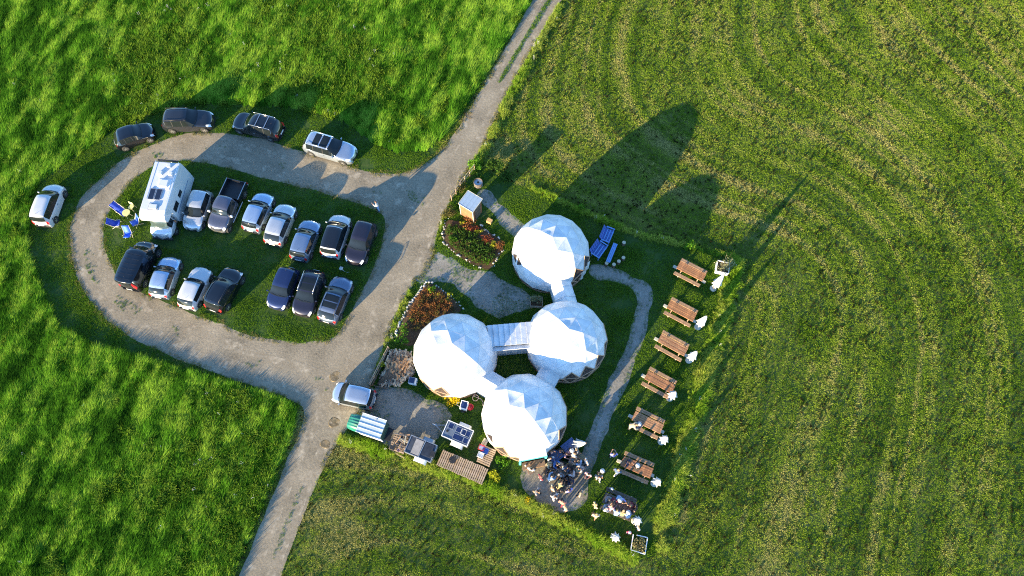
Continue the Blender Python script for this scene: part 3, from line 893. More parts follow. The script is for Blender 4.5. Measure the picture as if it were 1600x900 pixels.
# grey pickup: cab like a car's front half, open bed behind
def pickup():
    f, b = G(337.4, 360.2, .7), G(371.5, 283, .8)
    d = f - b; L = d.length; W = 1.80
    c = (f + b) / 2
    pm = paint('pickup grey', (.11, .12, .165), .6)
    t = thing('pickup_truck', 'grey pickup with open dark load bed in the upper row', 'pickup', (c.x, c.y, .006), math.atan2(d.y, d.x), 'vehicles parked round the gravel loop')
    K = dict(KINDS['suv'])
    K.update(top=[(0, 1.10), (.02, 1.50), (.05, 1.62), (.14, 1.70), (.30, 1.72), (.40, 1.70), (.46, 1.64), (.60, 1.20), (.64, 1.15), (.85, 1.06), (.965, .90), (1, .58)],
             belt=[(0, 1.05), (.05, 1.07), (.3, 1.07), (.58, 1.06), (.64, 1.05), (.85, .97), (.965, .78), (1, .5)], ws=(.465, .60), rw=(.008, .04), sw=[(.07, .22), (.25, .56)], tops=(.06, .455))
    KINDS['cab'] = K
    Lc = L * .62
    parts, xw, Ra = car_parts('cab', Lc, W, True)
    off = L / 2 - Lc / 2
    MM = {'pillar': M_BLACKTRIM, 'windshield': M_GLASS, 'rear_window': M_GLASS, 'side_window': M_GLASS, 'headlight': M_LAMP, 'taillight': pm, 'grille': M_CHROME, 'body': pm, 'roof': pm}
    body = MB()
    for nm, m in parts.items():
        base = nm.split('|')[0]
        m.v = [(x + off, y, max(z, .33) if base in ('body',) else z) for x, y, z in m.v]
        if base in ('taillight',) or base == 'body':
            body.add(m.v, m.f); continue
        obj(base, m, MM[base], t, True)
    obj('body', body, pm, t, True)
    xb0, xb1 = -L / 2 + .05, L / 2 - Lc - .02
    bl = xb1 - xb0; xm = (xb0 + xb1) / 2
    obj('bed_floor', MB().box((xm, 0, .62), (bl, W - .1, .06)), M_BLACKTRIM, t)
    for s in (1, -1):
        bevel(obj('bed_side', MB().box((xm, s * (W / 2 - .05), .80), (bl, .09, .56)), P_GREY, t), .03)
        obj('side_step', MB().tube((xb1 - .2, s * (W / 2 + .03), .36), (L / 2 - 1.15, s * (W / 2 + .03), .36), .05, .05, 8), M_CHROME, t)
        obj('bed_rail', MB().box((xm, s * (W / 2 - .05), 1.10), (bl, .05, .03)), M_CHROME, t)
    bevel(obj('tailgate', MB().box((xb0 + .03, 0, .80), (.06, W - .2, .54)), P_GREY, t), .02)
    obj('headboard', MB().box((xb1 - .03, 0, .85), (.05, W - .2, .6)), M_BLACKTRIM, t)
    for s in (1, -1):
        obj('taillight', MB().box((xb0 - .03, s * (W / 2 - .07), .85), (.05, .12, .28)), M_RED, t)
        bevel(obj('mirror', MB().box((L / 2 - Lc * .46, s * (W / 2 + .10), 1.16), (.14, .22, .18)), M_LAMP, t), .03)
    add_wheels(t, [off + xw[1], -L / 2 + .19 * L], W / 2 - .10, .36)
    obj('rear_bumper', MB().box((xb0 - .05, 0, .5), (.12, W - .1, .14)), M_CHROME, t)
    obj('underbody', MB().box((0, 0, .48), (L * .86, W * .66, .26)), M_BLACKTRIM, t)
pickup()
# coachbuilt camper with a sleeping alcove over the cab
def camper():
    rear, alc, nose = G(262.6, 250.6, 2.95), G(235, 341, 2.9), G(238, 371, .6)
    d = (alc - rear).to_2d()
    ang = math.atan2(d.y, d.x)
    La = d.length
    t = thing('camper_van', 'white camper with alcove, roof hatches and two roof solar panels', 'camper', (rear.x, rear.y, .006), ang, 'vehicles parked round the gravel loop')
    W = 2.12
    x_nose = (nose - rear).to_2d().dot(d.normalized())
    x_nose = max(x_nose, La + .55)
    m_shell = paint('camper white', (.58, .59, .60), 0.0, .3)
    prof = [(0.04, .42), (0.0, .7), (0.06, 2.6), (.12, 2.86), (.22, 2.95), (La - .75, 2.95), (La - .3, 2.86), (La - .05, 2.62), (La, 2.35), (La - .1, 2.12), (La - .35, 2.02), (La - 1.05, 1.98), (La - 1.05, .42)]
    n = len(prof)
    m = MB()
    m.add([(x, s * W / 2, z) for s in (-1, 1) for x, z in prof], [tuple(range(n - 1, -1, -1))[::-1], tuple(range(n, 2 * n))[::-1]] + [(i, (i + 1) % n, n + (i + 1) % n, n + i)[::-1] for i in range(n)])
    body = bevel(obj('body', m, m_shell, t), .05, 3, 50)
    # cab
    x0 = La - 1.06; Lc = x_nose - x0
    K = dict(KINDS['van'])
    K.update(top=[(0, 1.96), (.25, 1.97), (.38, 1.94), (.70, 1.30), (.76, 1.22), (.90, 1.05), (.97, .86), (1, .55)], belt=[(0, 1.12), (.3, 1.12), (.70, 1.10), (.78, 1.06), (.90, .9), (.97, .7), (1, .46)], ws=(.40, .70), rw=(.001, .0015), sw=[(.12, .62)], tops=(.0, .38))
    KINDS['ccab'] = K
    parts, xw, Ra = car_parts('ccab', Lc * 1.0, 1.86)
    cab = MB()
    for nm, mm in parts.items():
        base = nm.split('|')[0]
        mm.v = [(x + x0 + Lc / 2, y, z) for x, y, z in mm.v]
        if base in ('taillight', 'rear_window', 'roof', 'body'):
            cab.add(mm.v, mm.f); continue
        obj({'grille': 'grille'}.get(base, base), mm, {'windshield': mat('camper glass', (.05, .075, .075), .08, var=.1), 'side_window': M_GLASS, 'headlight': M_LAMP, 'grille': M_BLACKTRIM, 'pillar': M_BLACKTRIM}[base], t, True)
    obj('cab', cab, paint('cab silver', (.62, .63, .65), .4), t, True)
    obj('bumper', MB().box((x_nose - .06, 0, .42), (.16, 1.7, .22)), M_BLACKTRIM, t)
    # roof fittings
    def hatch(x, y, sx, sy, h, m, nm='roof_hatch'):
        bevel(obj(nm, MB().box((x, y, 2.95 + h / 2), (sx, sy, h)), m, t), .03)
    hatch(.55, .28, .32, .30, .20, m_shell, 'roof_vent')
    hatch(1.28, .62, .34, .32, .20, m_shell, 'roof_vent')
    hatch(1.28, -.25, .34, .32, .20, m_shell, 'roof_vent')
    hatch(2.20, .28, .62, .72, .16, m_shell)
    obj('hatch_surround', MB().box((2.25, .30, 2.962), (.95, 1.05, .02)), M_WHITE, t)
    for y in (.12, -.42):
        p = obj('solar_panel', MB().box((3.22, y, 3.0), (.95, .42, .035)), mat('solar cell', (.012, .014, .03), .12, var=.3, coat=1.0), t)
        fr = MB()
        for a in (-1, 1):
            fr.box((3.22 + a * .485, y, 3.0), (.025, .46, .045)).box((3.22, y + a * .22, 3.0), (.95, .025, .045))
        obj('frame', fr, M_RIM, p)
    hatch(4.35, .0, .42, .62, .12, m_shell)
    obj('hatch_frame', MB().box((4.35, 0, 2.962), (.62, .85, .02)), mat('grey frame', (.35, .36, .38), .5), t)
    rl = MB()
    for s in (1, -1):
        rl.path([(.15, s * .98, 2.97), (.15, s * .98, 3.03), (3.9, s * .98, 3.03)], .014, 5)
    obj('roof_rail', rl, M_RIM, t)
    obj('rear_spoiler', MB().box((.02, 0, 2.93), (.10, 1.7, .10)), M_BLACKTRIM, t)
    # right side seen by the sun-shaded flank: windows, door, stripe
    for s in (1, -1):
        for x, w, h in ((2.35, .62, .42), (3.55, .85, .55)):
            wdw = bevel(obj('window', MB().box((x, s * (W / 2 + .012), 1.72), (w, .03, h)), M_GLASS, t), .02)
        obj('stripe', MB().box((2.3, s * (W / 2 + .006), 1.15), (3.2, .008, .07)), mat('stripe grey blue', (.12, .18, .30), .5), t)
        obj('skirt', MB().box(((La - 1.1) / 2, s * (W / 2 - .03), .38), (La - 1.2, .04, .22)), mat('skirt grey', (.45, .47, .5), .5), t)
    obj('locker', MB().box((.8, -(W / 2 + .008), .95), (.8, .016, .5)), m_shell, t)
    add_wheels(t, [1.45, x_nose - .85], .84, .34)
    obj('underbody', MB().box((La / 2, 0, .45), (La * .86, 1.5, .3)), M_BLACKTRIM, t)
    for s in (1, -1):
        bevel(obj('mirror', MB().box((x_nose - 1.35, s * 1.12, 1.25), (.12, .22, .34)).beam((x_nose - 1.35, s * .9, 1.2), (x_nose - 1.35, s * 1.05, 1.25), .05, .05), M_BLACKTRIM, t), .03)
        obj('taillight', MB().box((-.005, s * .9, .85), (.05, .14, .35)), M_RED, t)
camper()
# ------------------------------------------------------------------ picnic tables, parasols, garden things
M_TABLE = mat('oiled table wood', (.33, .145, .055), .6, var=.35, scale=3, bump=.3)
M_TABLES = [M_TABLE, mat('sun-bleached table wood', (.35, .18, .085), .65, var=.4, scale=2.5, bump=.3), mat('darker table wood', (.28, .125, .055), .6, var=.4, scale=3.5, bump=.3)]
M_TABLE2 = mat('bench wood', (.33, .20, .11), .65, var=.3, scale=4, bump=.3)
M_CONC = mat('pale stone foot', (.52, .48, .38), .8, var=.2)
M_GREYWOOD = mat('weathered wood', (.36, .265, .185), .75, var=.3, scale=3, bump=.4)
M_DARKWOOD = mat('dark weathered and shaded wood', (.12, .09, .065), .8, var=.35, scale=3, bump=.4)  # also carries the painted shade on the lowest picnic table
M_BLUE = mat('blue canvas', (.02, .06, .42), .7, var=.2, scale=8)
M_BLUE2 = mat('light blue boards', (.14, .28, .58), .55, var=.15)
M_YEL = mat('cream yellow plastic', (.62, .58, .24), .5, var=.08)
M_CANVAS = mat('white parasol canvas', (.66, .65, .62), .8, var=.06, scale=5, bump=.2)
M_METAL = mat('galvanised metal', (.45, .47, .48), .35, metal=.7, var=.15, scale=3)
M_SOLAR = mat('solar cell blue', (.01, .018, .07), .12, var=.4, scale=3, coat=1.0)
M_STUMP = mat('cut wood', (.50, .43, .30), .8, var=.2, scale=6)
M_BARK = mat('bark', (.10, .07, .045), .9, var=.4, scale=9, bump=.6)

_pl = {}
def plank(Lx, Wy, Tz):
    k = (round(Lx, 3), round(Wy, 3), round(Tz, 3))
    if k not in _pl:
        bm = bmesh.new()
        bmesh.ops.create_cube(bm, size=1)
        bmesh.ops.scale(bm, vec=k, verts=bm.verts)
        bmesh.ops.bevel(bm, geom=list(bm.edges), offset=min(k) * .18, segments=1, affect='EDGES')
        me = bpy.data.meshes.new('plank'); bm.to_mesh(me); bm.free()
        _pl[k] = me
    return _pl[k]
def put_plank(name, loc, size, m, parent, rot=(0, 0, 0)):
    o = link(name, plank(*size), m, parent)
    o.location = loc
    o.rotation_euler = rot
    return o
def picnic_table(label, px, py, ang, feet=True, Lt=2.3):
    c = G(px, py, .7)
    t = thing('picnic_table', label, 'picnic table', (c.x, c.y, 0), ang, 'wooden picnic tables beside the hedge')
    rd = random.Random(int(px * 7 + py))
    for k in range(5):
        put_plank('plank', (rd.uniform(-.012, .012), (k - 2) * .155, .74 + rd.uniform(-.004, .004)), (Lt, .138, .045), M_TABLES[(int(px) + (k * int(py)) % 2) % 3], t, (0, 0, rd.uniform(-.006, .006)))
    for s in (1, -1):
        for k in range(2):
            put_plank('bench_plank', (rd.uniform(-.012, .012), s * (.60 + .155 * k), .45), (Lt, .14, .045), M_TABLE2, t)
    for x in (-Lt * .32, Lt * .32):
        m = MB().beam((x, -.78, .40), (x, .78, .40), .05, .10)
        obj('crossbeam', m, M_TABLE2, t)
        obj('top_batten', MB().beam((x, -.36, .69), (x, .36, .69), .05, .06), M_TABLE2, t)
        for s in (1, -1):
            obj('leg', MB().beam((x + .04, s * .72, 0), (x + .04, s * .24, .70), .05, .10), M_TABLE2, t)
            obj('bench_end', MB().box((x, s * .80, .42), (.10, .10, .07)), M_STUMP, t)
    if feet:
        for s in (1, -1):
            bevel(obj('foot_stone', MB().box((s * (Lt / 2 + .12), 0, .06), (.36, .24, .12)), M_CONC, t), .02)
    return t
TABLE_ANG = []
for lab, px, py, a, b in (
        ('brown picnic table beside the white planter, highest in the row', 1080, 424, (1063, 410), (1104, 431)),
        ('second brown picnic table from the top of the row by the hedge', 1065, 486, (1045, 476), (1087, 498)),
        ('third brown picnic table from the top, opposite the window-band dome', 1051, 539, (1031, 527), (1074, 551)),
        ('fourth brown picnic table from the top, beside the lower path bend', 1031, 597, (1010, 585), (1054, 609)),
        ('brown picnic table with a person sitting at its left end', 1012, 660, (991, 648), (1036, 670)),
        ('brown picnic table with white hats and people, half in shadow', 995, 730, (973, 720), (1020, 740))):
    A, B = G(*a, .75), G(*b, .75)
    picnic_table(lab, px, py, math.atan2(B.y - A.y, B.x - A.x))
M_TABLES[:] = [M_DARKWOOD] * 3  # the lowest table's shade is put into its colour as darker wood
M_TABLE2 = M_DARKWOOD
picnic_table('picnic table with shade painted into its wood, ringed by seated people, lowest in the row', 967, 787, R(-22), False)
M_TABLE2 = MATS['bench wood']

def fold_parasol(label, px, py, lean=(0, 0), h=2.95):
    c = G(px, py)
    t = thing('folded_parasol', label, 'parasol', (c.x, c.y, 0), random.uniform(0, 6.3), 'folded white parasols by the tables')
    t.rotation_euler = (lean[0], lean[1], t.rotation_euler[2])
    rd = random.Random(int(px + py))
    obj('base', MB().lathe([(.28, 0), (.28, .06), (.22, .09), (.04, .10)], 16), M_CONC, t, True)
    obj('pole', MB().tube((0, 0, .08), (0, 0, h), .028, .022, 10), M_STRUT, t)
    n = 24
    q_ = (h - .95) / 2.0
    prof = [(.31, .95), (.28, 1.05), (.235, .95 + .4 * q_), (.19, .95 + .7 * q_), (.19, .95 + .8 * q_), (.16, .95 + 1.15 * q_), (.11, .95 + 1.55 * q_), (.055, h - .12), (.02, h - .08)]
    ph = [rd.uniform(-.12, .12) for _ in range(n)]
    m = MB().lathe(prof, n, (0, 0, 0), lambda i, k: (1.28 if i % 3 == 0 else (.72 if i % 3 == 1 else .95)) * (1 + ph[i] * (1 if k < 4 else .5)))
    obj('canopy', m, M_CANVAS, t, True)
    obj('tie_strap', MB().lathe([(.205, .95 + .71 * q_), (.21, .95 + .73 * q_), (.21, .95 + .77 * q_), (.205, .95 + .79 * q_)], 20), mat('strap', (.6, .58, .54), .7), t)
    obj('finial', MB().lathe([(.02, h - .08), (.035, h - .03), (.02, h + .03), (.004, h + .05)], 10), M_STRUT, t, True)
    m = MB()
    for k in range(8):
        a = 2 * math.pi * k / 8
        m.tube((.12 * math.cos(a), .12 * math.sin(a), 1.0), (.30 * math.cos(a), .30 * math.sin(a), .90), .012, .01, 5)
    obj('rib_tips', m, M_STRUT, t)
    return t
for hh, (lab, px, py) in zip((3.0, 2.75, 2.6, 2.2, 2.2, 2.2, 2.15, 2.1), (('folded white parasol in front of the white planter', 1114, 451),
                    ('folded white parasol at the second picnic table from the top', 1090, 511),
                    ('folded white parasol at the third picnic table from the top', 1076, 563),
                    ('folded white parasol at the fourth picnic table from the top', 1046, 622),
                    ('folded white parasol at the end of the table where one person sits', 1033, 690),
                    ('folded white parasol right of the half-shaded table with white hats', 1022, 755),
                    ('folded white parasol beside the table ringed by people', 992, 814),
                    ('folded white parasol near the pink child and the white frame', 959, 840))):
    fold_parasol(lab, px, py, h=hh)
fold_parasol('folded white parasol leaning between the lowest dome and the blue tables', 893, 694, (R(10), R(18)), 2.5)

# ---- foliage helper: leaves spread through a rounded volume
def leaf_blob(n, rx, ry, rz, leaf, rd, z0=0.0, up=.4, hollow=.35, clumps=7):
    cl = [(rd.uniform(-.6, .6), rd.uniform(-.6, .6), rd.uniform(-.3, .7), rd.uniform(.35, .6)) for _ in range(clumps)]
    V, F = [], []
    for i in range(n):
        cx, cy, cz, cr = cl[i % clumps]
        d = Vector((rd.gauss(0, 1), rd.gauss(0, 1), rd.gauss(0, 1))).normalized() * cr * (hollow + (1 - hollow) * rd.random() ** .4)
        p = Vector(((cx + d.x) * rx, (cy + d.y) * ry, max(.02, z0 + rz * (.5 + .5 * (cz + d.z)))))
        q = Euler((rd.uniform(-1.2, 1.2), rd.uniform(-1.2, 1.2), rd.uniform(0, 6.28))).to_matrix()
        s = leaf * rd.uniform(.6, 1.4)
        k = len(V)
        V += [p + q @ Vector((-s, 0, 0)), p + q @ Vector((0, -s * .45, s * .1)), p + q @ Vector((s, 0, 0)), p + q @ Vector((0, s * .45, s * .1))]
        F.append((k, k + 1, k + 2, k + 3))
    m = MB(); m.v = V; m.f = F
    return m
def leaf_material(name, col, var=.45, trans=.35):
    if name in MATS: return MATS[name]
    m = bpy.data.materials.new(name); m.use_nodes = True
    nt = m.node_tree; N, L = nt.nodes, nt.links
    N.remove(N['Principled BSDF'])
    out = N['Material Output']
    geo = N.new('ShaderNodeNewGeometry')
    rp = N.new('ShaderNodeMix'); rp.data_type = 'RGBA'
    rp.inputs[6].default_value = (*[c * (1 - var) for c in col], 1)
    rp.inputs[7].default_value = (*[min(1, c * (1 + var)) for c in col], 1)
    L.new(geo.outputs['Random Per Island'], rp.inputs[0])
    d = N.new('ShaderNodeBsdfDiffuse'); tr = N.new('ShaderNodeBsdfTranslucent'); mx = N.new('ShaderNodeMixShader')
    mx.inputs[0].default_value = trans
    L.new(rp.outputs[2], d.inputs[0]); L.new(rp.outputs[2], tr.inputs[0])
    L.new(d.outputs[0], mx.inputs[1]); L.new(tr.outputs[0], mx.inputs[2]); L.new(mx.outputs[0], out.inputs[0])
    MATS[name] = m
    return m
L_GREEN = leaf_material('bush leaf green', (.06, .12, .02))
L_BRIGHT = leaf_material('bush leaf bright', (.10, .24, .02))
L_YELLOW = leaf_material('yellow blossom', (.55, .42, .02), .3)
L_LIME = leaf_material('lime blossom', (.40, .42, .03), .3)
L_ORANGE = leaf_material('rust orange foliage', (.27, .12, .045), .5)
L_REDD = leaf_material('russet foliage', (.22, .06, .03), .45)
L_OLIVE = leaf_material('olive foliage', (.12, .11, .035), .4)
L_SILVERY = leaf_material('silvery foliage', (.26, .27, .14), .35)
def shrub(name, label, px, py, r, h, lm, n=260, leaf=.07, cat='shrub', seed=None, z=0.0):
    rd = random.Random(seed or int(px * 3 + py))
    c = G(px, py)
    t = thing(name, label, cat, (c.x, c.y, z), rd.uniform(0, 6))
    st = MB()
    for k in range(5):
        a = rd.uniform(0, 6.28)
        st.tube((0, 0, 0), (r * .5 * math.cos(a), r * .5 * math.sin(a), h * .7), .02, .008, 5)
    obj('stem', st, M_BARK, t)
    obj('foliage', leaf_blob(n, r, r, h, leaf, rd), lm, t)
    return t
shrub('flowering_shrub', 'yellow flowering bush at the foot of the leftmost dome', 706, 629, .6, .7, L_YELLOW, 320, .07)
shrub('flowering_shrub', 'small lime yellow bush between the firewood heap and the track', 597, 570, .38, .5, L_LIME, 220, .06)
shrub('flowering_shrub', 'round yellow flower clump at the terrace corner', 823, 784, .32, .4, L_YELLOW, 260, .06)
shrub('garden_shrub', 'light green bush below the lowest dome, nearer the deck', 774, 743, .5, .6, L_LIME, 240, .08)
shrub('garden_shrub', 'green bush between the deck corner and the turquoise doorway', 786, 722, .55, .6, L_BRIGHT, 240, .08)
shrub('garden_shrub', 'bright green bush where the rail fence meets the track', 744, 263, .6, .9, L_BRIGHT, 420, .09)
shrub('garden_shrub', 'dark leafy bush behind the hut near the barrel', 771, 262, .9, .8, L_GREEN, 620, .09)
shrub('garden_shrub', 'dark green bush on the field edge above the hut', 795, 275, .8, .7, L_GREEN, 480, .09)
shrub('garden_shrub', 'bright green tuft beside the hedge behind the top dome', 907, 326, .35, .4, L_BRIGHT, 160, .07)
shrub('garden_shrub', 'bright green bush at the hedge corner above the highest picnic table', 1076, 386, .5, .6, L_BRIGHT, 300, .08)
shrub('garden_shrub', 'russet bush at the left wall of the hut', 703, 336, .65, .8, L_OLIVE, 460, .08)
shrub('garden_shrub', 'dry brown bush between the hut and the rail fence', 722, 296, .5, .6, L_OLIVE, 320, .07)

# ---- planters
def planter(name, label, px, py, sx, sy, h, ang, m, lm, leafr, leafh, n, seed):
    c = G(px, py)
    t = thing(name, label, 'planter', (c.x, c.y, 0), ang)
    for s in (1, -1):
        obj('side_board', MB().box((0, s * sy / 2, h / 2), (sx, .05, h)), m, t)
        obj('end_board', MB().box((s * sx / 2, 0, h / 2), (.05, sy - .052, h)), m, t)
    obj('soil', MB().box((0, 0, h * .4), (sx - .06, sy - .06, h * .75)), M_BED, t)
    b = leaf_blob(n, leafr, leafr, leafh, .07, random.Random(seed), h * .75)
    st = MB()
    rd = random.Random(seed)
    for k in range(14):
        a = rd.uniform(0, 6.28); q = rd.uniform(.3, 1) * leafr
        st.tube((0, 0, h * .6), (q * math.cos(a), q * math.sin(a), h + leafh * rd.uniform(.6, 1.05)), .014, .004, 4)
    obj('stems', st, M_BARK, t)
    obj('foliage', b, lm, t)
    return t
planter('planter', 'white planter box with a feathery shrub beside the highest picnic table', 1127, 421, 1.0, .95, .55, R(-14), M_WHITE, L_SILVERY, .8, 1.3, 420, 5)
planter('planter', 'wooden planter with a pale shrub between the top dome and the walkway', 838, 474, .95, .8, .45, R(-3), M_GREYWOOD, L_SILVERY, .55, .7, 240, 6)
def white_frame():
    pts = [G(989, 835), G(985, 859), G(1007, 866), G(1011, 840)]
    c = sum(pts, Vector()) / 4
    t = thing('bed_frame', 'open white square frame with dry grass in the lower hedge corner', 'frame', (c.x, c.y, 0))
    for i in range(4):
        a, b = pts[i] - c, pts[(i + 1) % 4] - c
        q = b if i != 3 else a.lerp(b, .75)
        obj('board', MB().beam(a + Vector((0, 0, .12)), q + Vector((0, 0, .12)), .06, .22), M_WHITE, t)
    obj('dry_grass', leaf_blob(260, .5, .6, .35, .09, random.Random(4)), leaf_material('dry straw', (.30, .27, .12), .3), t)
white_frame()

# ---- loungers, stools and chairs
M_LB = mat('faded blue slats', (.05, .11, .36), .6, var=.2)
def double_lounger(label, quad):
    pts = [G(x, y, .45) for x, y in quad]
    c = sum(pts, Vector()) / 4
    ex = pts[1] - pts[0]
    t = thing('double_lounger', label, 'lounger', (c.x, c.y, 0), math.atan2(ex.y, ex.x))
    w = ex.length; l = (pts[2] - pts[1]).length
    for k in range(6):
        y = -w * 0 + (k - 2.5) * (l / 6)
        put_plank('slat', (0, y, .40), (w, l / 6 * .86, .04), M_LB if k % 2 else M_BLUE2, t)
    n = 5
    for k in range(n):
        put_plank('back_slat', ((k - 2) * w / n, l / 2 + .10, .62), (w / n * .85, .04, .55), M_LB, t, (R(-28), 0, 0))
    for sx in (1, -1):
        obj('arm_rest', MB().beam((sx * (w / 2 + .04), -l / 2, .60), (sx * (w / 2 + .04), l / 2, .62), .09, .04), M_BLUE2, t)
        for sy in (1, -1):
            obj('leg', MB().beam((sx * (w / 2 + .02), sy * (l / 2 - .06), 0), (sx * (w / 2 + .02), sy * (l / 2 - .06), .6), .07, .07), M_BLUE2, t)
M_BLUE2S = mat('mid blue canvas', (.05, .14, .55), .65, var=.15)
double_lounger('blue wooden lounger chair beside the top dome, upper of the pair', [(940, 374), (948, 355), (960, 361), (951, 380)])
double_lounger('blue wooden lounger chair beside the top dome, lower of the pair', [(925, 395), (938, 377), (949, 387), (934, 404)])
def long_bench():
    a, b = G(950, 409, .5), G(962, 380, .5)
    d = b - a
    c = (a + b) / 2
    t = thing('low_table', 'long light blue plank table beside the blue loungers', 'table', (c.x, c.y, 0), math.atan2(d.y, d.x))
    for k in range(3):
        put_plank('plank', (0, (k - 1) * .125, .45), (d.length, .11, .04), M_BLUE2, t)
    for x in (-.35, .35):
        obj('trestle', MB().box((x * d.length, 0, .22), (.06, .34, .43)), M_BLUE2, t)
long_bench()
for lab, px, py in (('cut log stool apart from the others, right of the blue plank table', 974, 382), ('cut log stool rightmost of the lower four', 973, 405.5), ('cut log stool second from the right of the lower four', 966, 411), ('cut log stool third from the right of the lower four', 958.4, 416), ('cut log stool at the foot of the blue plank table', 947, 414)):
    c = G(px, py)
    t = thing('log_stool', lab, 'stool', (c.x, c.y, 0), random.uniform(0, 6), 'log stools near the loungers')
    obj('bark', MB().lathe([(.17, 0), (.155, .1), (.15, .3), (.155, .40)], 14, wob=lambda i, k: 1 + .05 * math.sin(i * 2.3)), M_BARK, t, True)
    obj('cut_face', MB().lathe([(.15, .40), (.15, .415), (.01, .416)], 14), M_STUMP, t)
def deck_chair(label, px, py, ang, colr, length=1.0, flat=False):
    c = G(px, py)
    t = thing('deck_chair', label, 'deck chair', (c.x, c.y, 0), ang, 'camping chairs beside the camper')
    w = .56
    if flat:
        prof = [(-length / 2, .34), (-length * .1, .30), (length * .2, .30), (length / 2, .62)]
    else:
        prof = [(-.42, .42), (-.1, .30), (.05, .32), (.42, .92)]
    m = MB()
    V = []
    k = 10
    for i in range(k + 1):
        u = i / k
        x = np.interp(u, np.linspace(0, 1, len(prof)), [p[0] for p in prof]); z = np.interp(u, np.linspace(0, 1, len(prof)), [p[1] for p in prof])
        for y in (-w / 2, 0, w / 2):
            V.append((x, y, z - (.03 if y == 0 else 0)))
    F = [(i * 3 + j, (i + 1) * 3 + j, (i + 1) * 3 + j + 1, i * 3 + j + 1) for i in range(k) for j in range(2)]
    m.add(V, F)
    o = obj('seat_cloth', m, colr, t, True)
    md = o.modifiers.new('solid', 'SOLIDIFY'); md.thickness = .02
    for s in (1, -1):
        obj('side_rail', MB().path([(x, s * (w / 2 + .02), z) for x, z in prof], .018, 6), M_CONC, t)
        obj('leg', MB().tube((-.35, s * (w / 2 + .03), 0), (.25, s * (w / 2 + .03), .58), .018, .018, 6), M_CONC, t)
        obj('leg', MB().tube((.35, s * (w / 2 + .045), 0), (-.25, s * (w / 2 + .045), .48), .018, .018, 6), M_CONC, t)
    return t
deck_chair('long blue lounger lying diagonally beside the yellow table', 190, 330, R(145), M_BLUE, 1.6, True)
deck_chair('dark blue deck chair left of the yellow table, facing right', 183, 352, R(185), M_BLUE)
deck_chair('blue deck chair right against the camper', 216, 349, R(40), M_BLUE2S)
deck_chair('bright blue deck chair lowest of the group, turned to the camper', 203, 367, R(95), mat('bright blue canvas', (.02, .12, .75), .6, var=.1))
def camp_table():
    c = G(203.5, 338)
    t = thing('camping_table', 'round cream yellow camping table amid the blue chairs', 'table', (c.x, c.y, 0))
    obj('table_top', MB().lathe([(.28, .66), (.33, .67), (.33, .70), (.01, .705)], 24), M_YEL, t)
    for k in range(3):
        a = 2.1 * k
        obj('leg', MB().tube((.08 * math.cos(a), .08 * math.sin(a), .67), (.3 * math.cos(a), .3 * math.sin(a), 0), .018, .015, 6), M_CONC, t)
camp_table()
def plastic_chair():
    c = G(209, 327)
    t = thing('folding_chair', 'small cream yellow folding chair beside the camper', 'chair', (c.x, c.y, 0), R(70))
    bevel(obj('seat', MB().box((0, 0, .44), (.40, .40, .03)), M_YEL, t), .01)
    bevel(obj('backrest', MB().box((.22, 0, .72), (.03, .40, .30), M=Matrix.Rotation(R(12), 4, 'Y')), M_YEL, t), .01)
    for x in (-.18, .2):
        for y in (-.18, .18):
            obj('leg', MB().tube((x, y, .43), (x * 1.15, y * 1.1, 0), .014, .014, 6), M_CONC, t)
plastic_chair()

# ---- small hut, barrel, crate, rail fences
def hut():
    q = [(731, 297.7), (753.8, 311.5), (738.8, 330.2), (716.4, 318)]
    pts = [G(x, y, 2.15) for x, y in q]
    c = sum(pts, Vector()) / 4
    ex = pts[1] - pts[0]
    ang = math.atan2(ex.y, ex.x)
    sx = (ex.length + (pts[2] - pts[3]).length) / 2; sy = ((pts[2] - pts[1]).length + (pts[3] - pts[0]).length) / 2
    t = thing('garden_hut', 'tiny brown timber hut with a pale blue metal roof beside the track', 'hut', (c.x, c.y, 0), ang)
    m_wall = mat('red brown boards', (.30, .13, .065), .7, var=.35, scale=4, bump=.3)
    bx, by = sx - .16, sy - .16
    n = 9
    for k in range(n):
        w = bx / n
        for s in (1, -1):
            put_plank('wall_board', (-bx / 2 + w * (k + .5), s * by / 2, 1.02), (w * .94, .03, 2.04), m_wall, t)
    n = 8
    for k in range(n):
        w = (by - .04) / n
        for s in (1, -1):
            put_plank('wall_board', (s * bx / 2, -by / 2 + .02 + w * (k + .5), 1.02), (.03, w * .94, 2.04), m_wall, t)
    m_roof = mat('pale blue sheet metal', (.36, .46, .56), .35, metal=.4, var=.08)
    n = 4
    for k in range(n):
        w = sx / n
        put_plank('roof_sheet', (-sx / 2 + w * (k + .5), 0, 2.13 + .004 * (k % 2)), (w * .985, sy, .03), m_roof, t, (R(4), 0, 0))
    fr = MB()
    for s in (1, -1):
        fr.beam((-sx / 2, s * (sy / 2 + .02), 2.12 + s * .045), (sx / 2, s * (sy / 2 + .02), 2.12 + s * .045), .03, .09)
        fr.beam((s * (sx / 2 + .02), -sy / 2, 2.075), (s * (sx / 2 + .02), sy / 2, 2.165), .03, .09)
    obj('roof_trim', fr, M_CONC, t)
    d = bevel(obj('door', MB().box((bx / 2 + .035, 0, 1.0), (.035, .7, 1.85)), M_DARKWOOD, t), .01)
    obj('handle', MB().box((bx / 2 + .07, .26, 1.0), (.03, .03, .12)), M_METAL, d)
    obj('corner_post', MB().box((bx / 2 + .02, -by / 2 - .02, 1.02), (.07, .07, 2.04)), M_CONC, t)
    obj('corner_post', MB().box((-bx / 2 - .02, -by / 2 - .02, 1.02), (.07, .07, 2.04)), M_CONC, t)
hut()
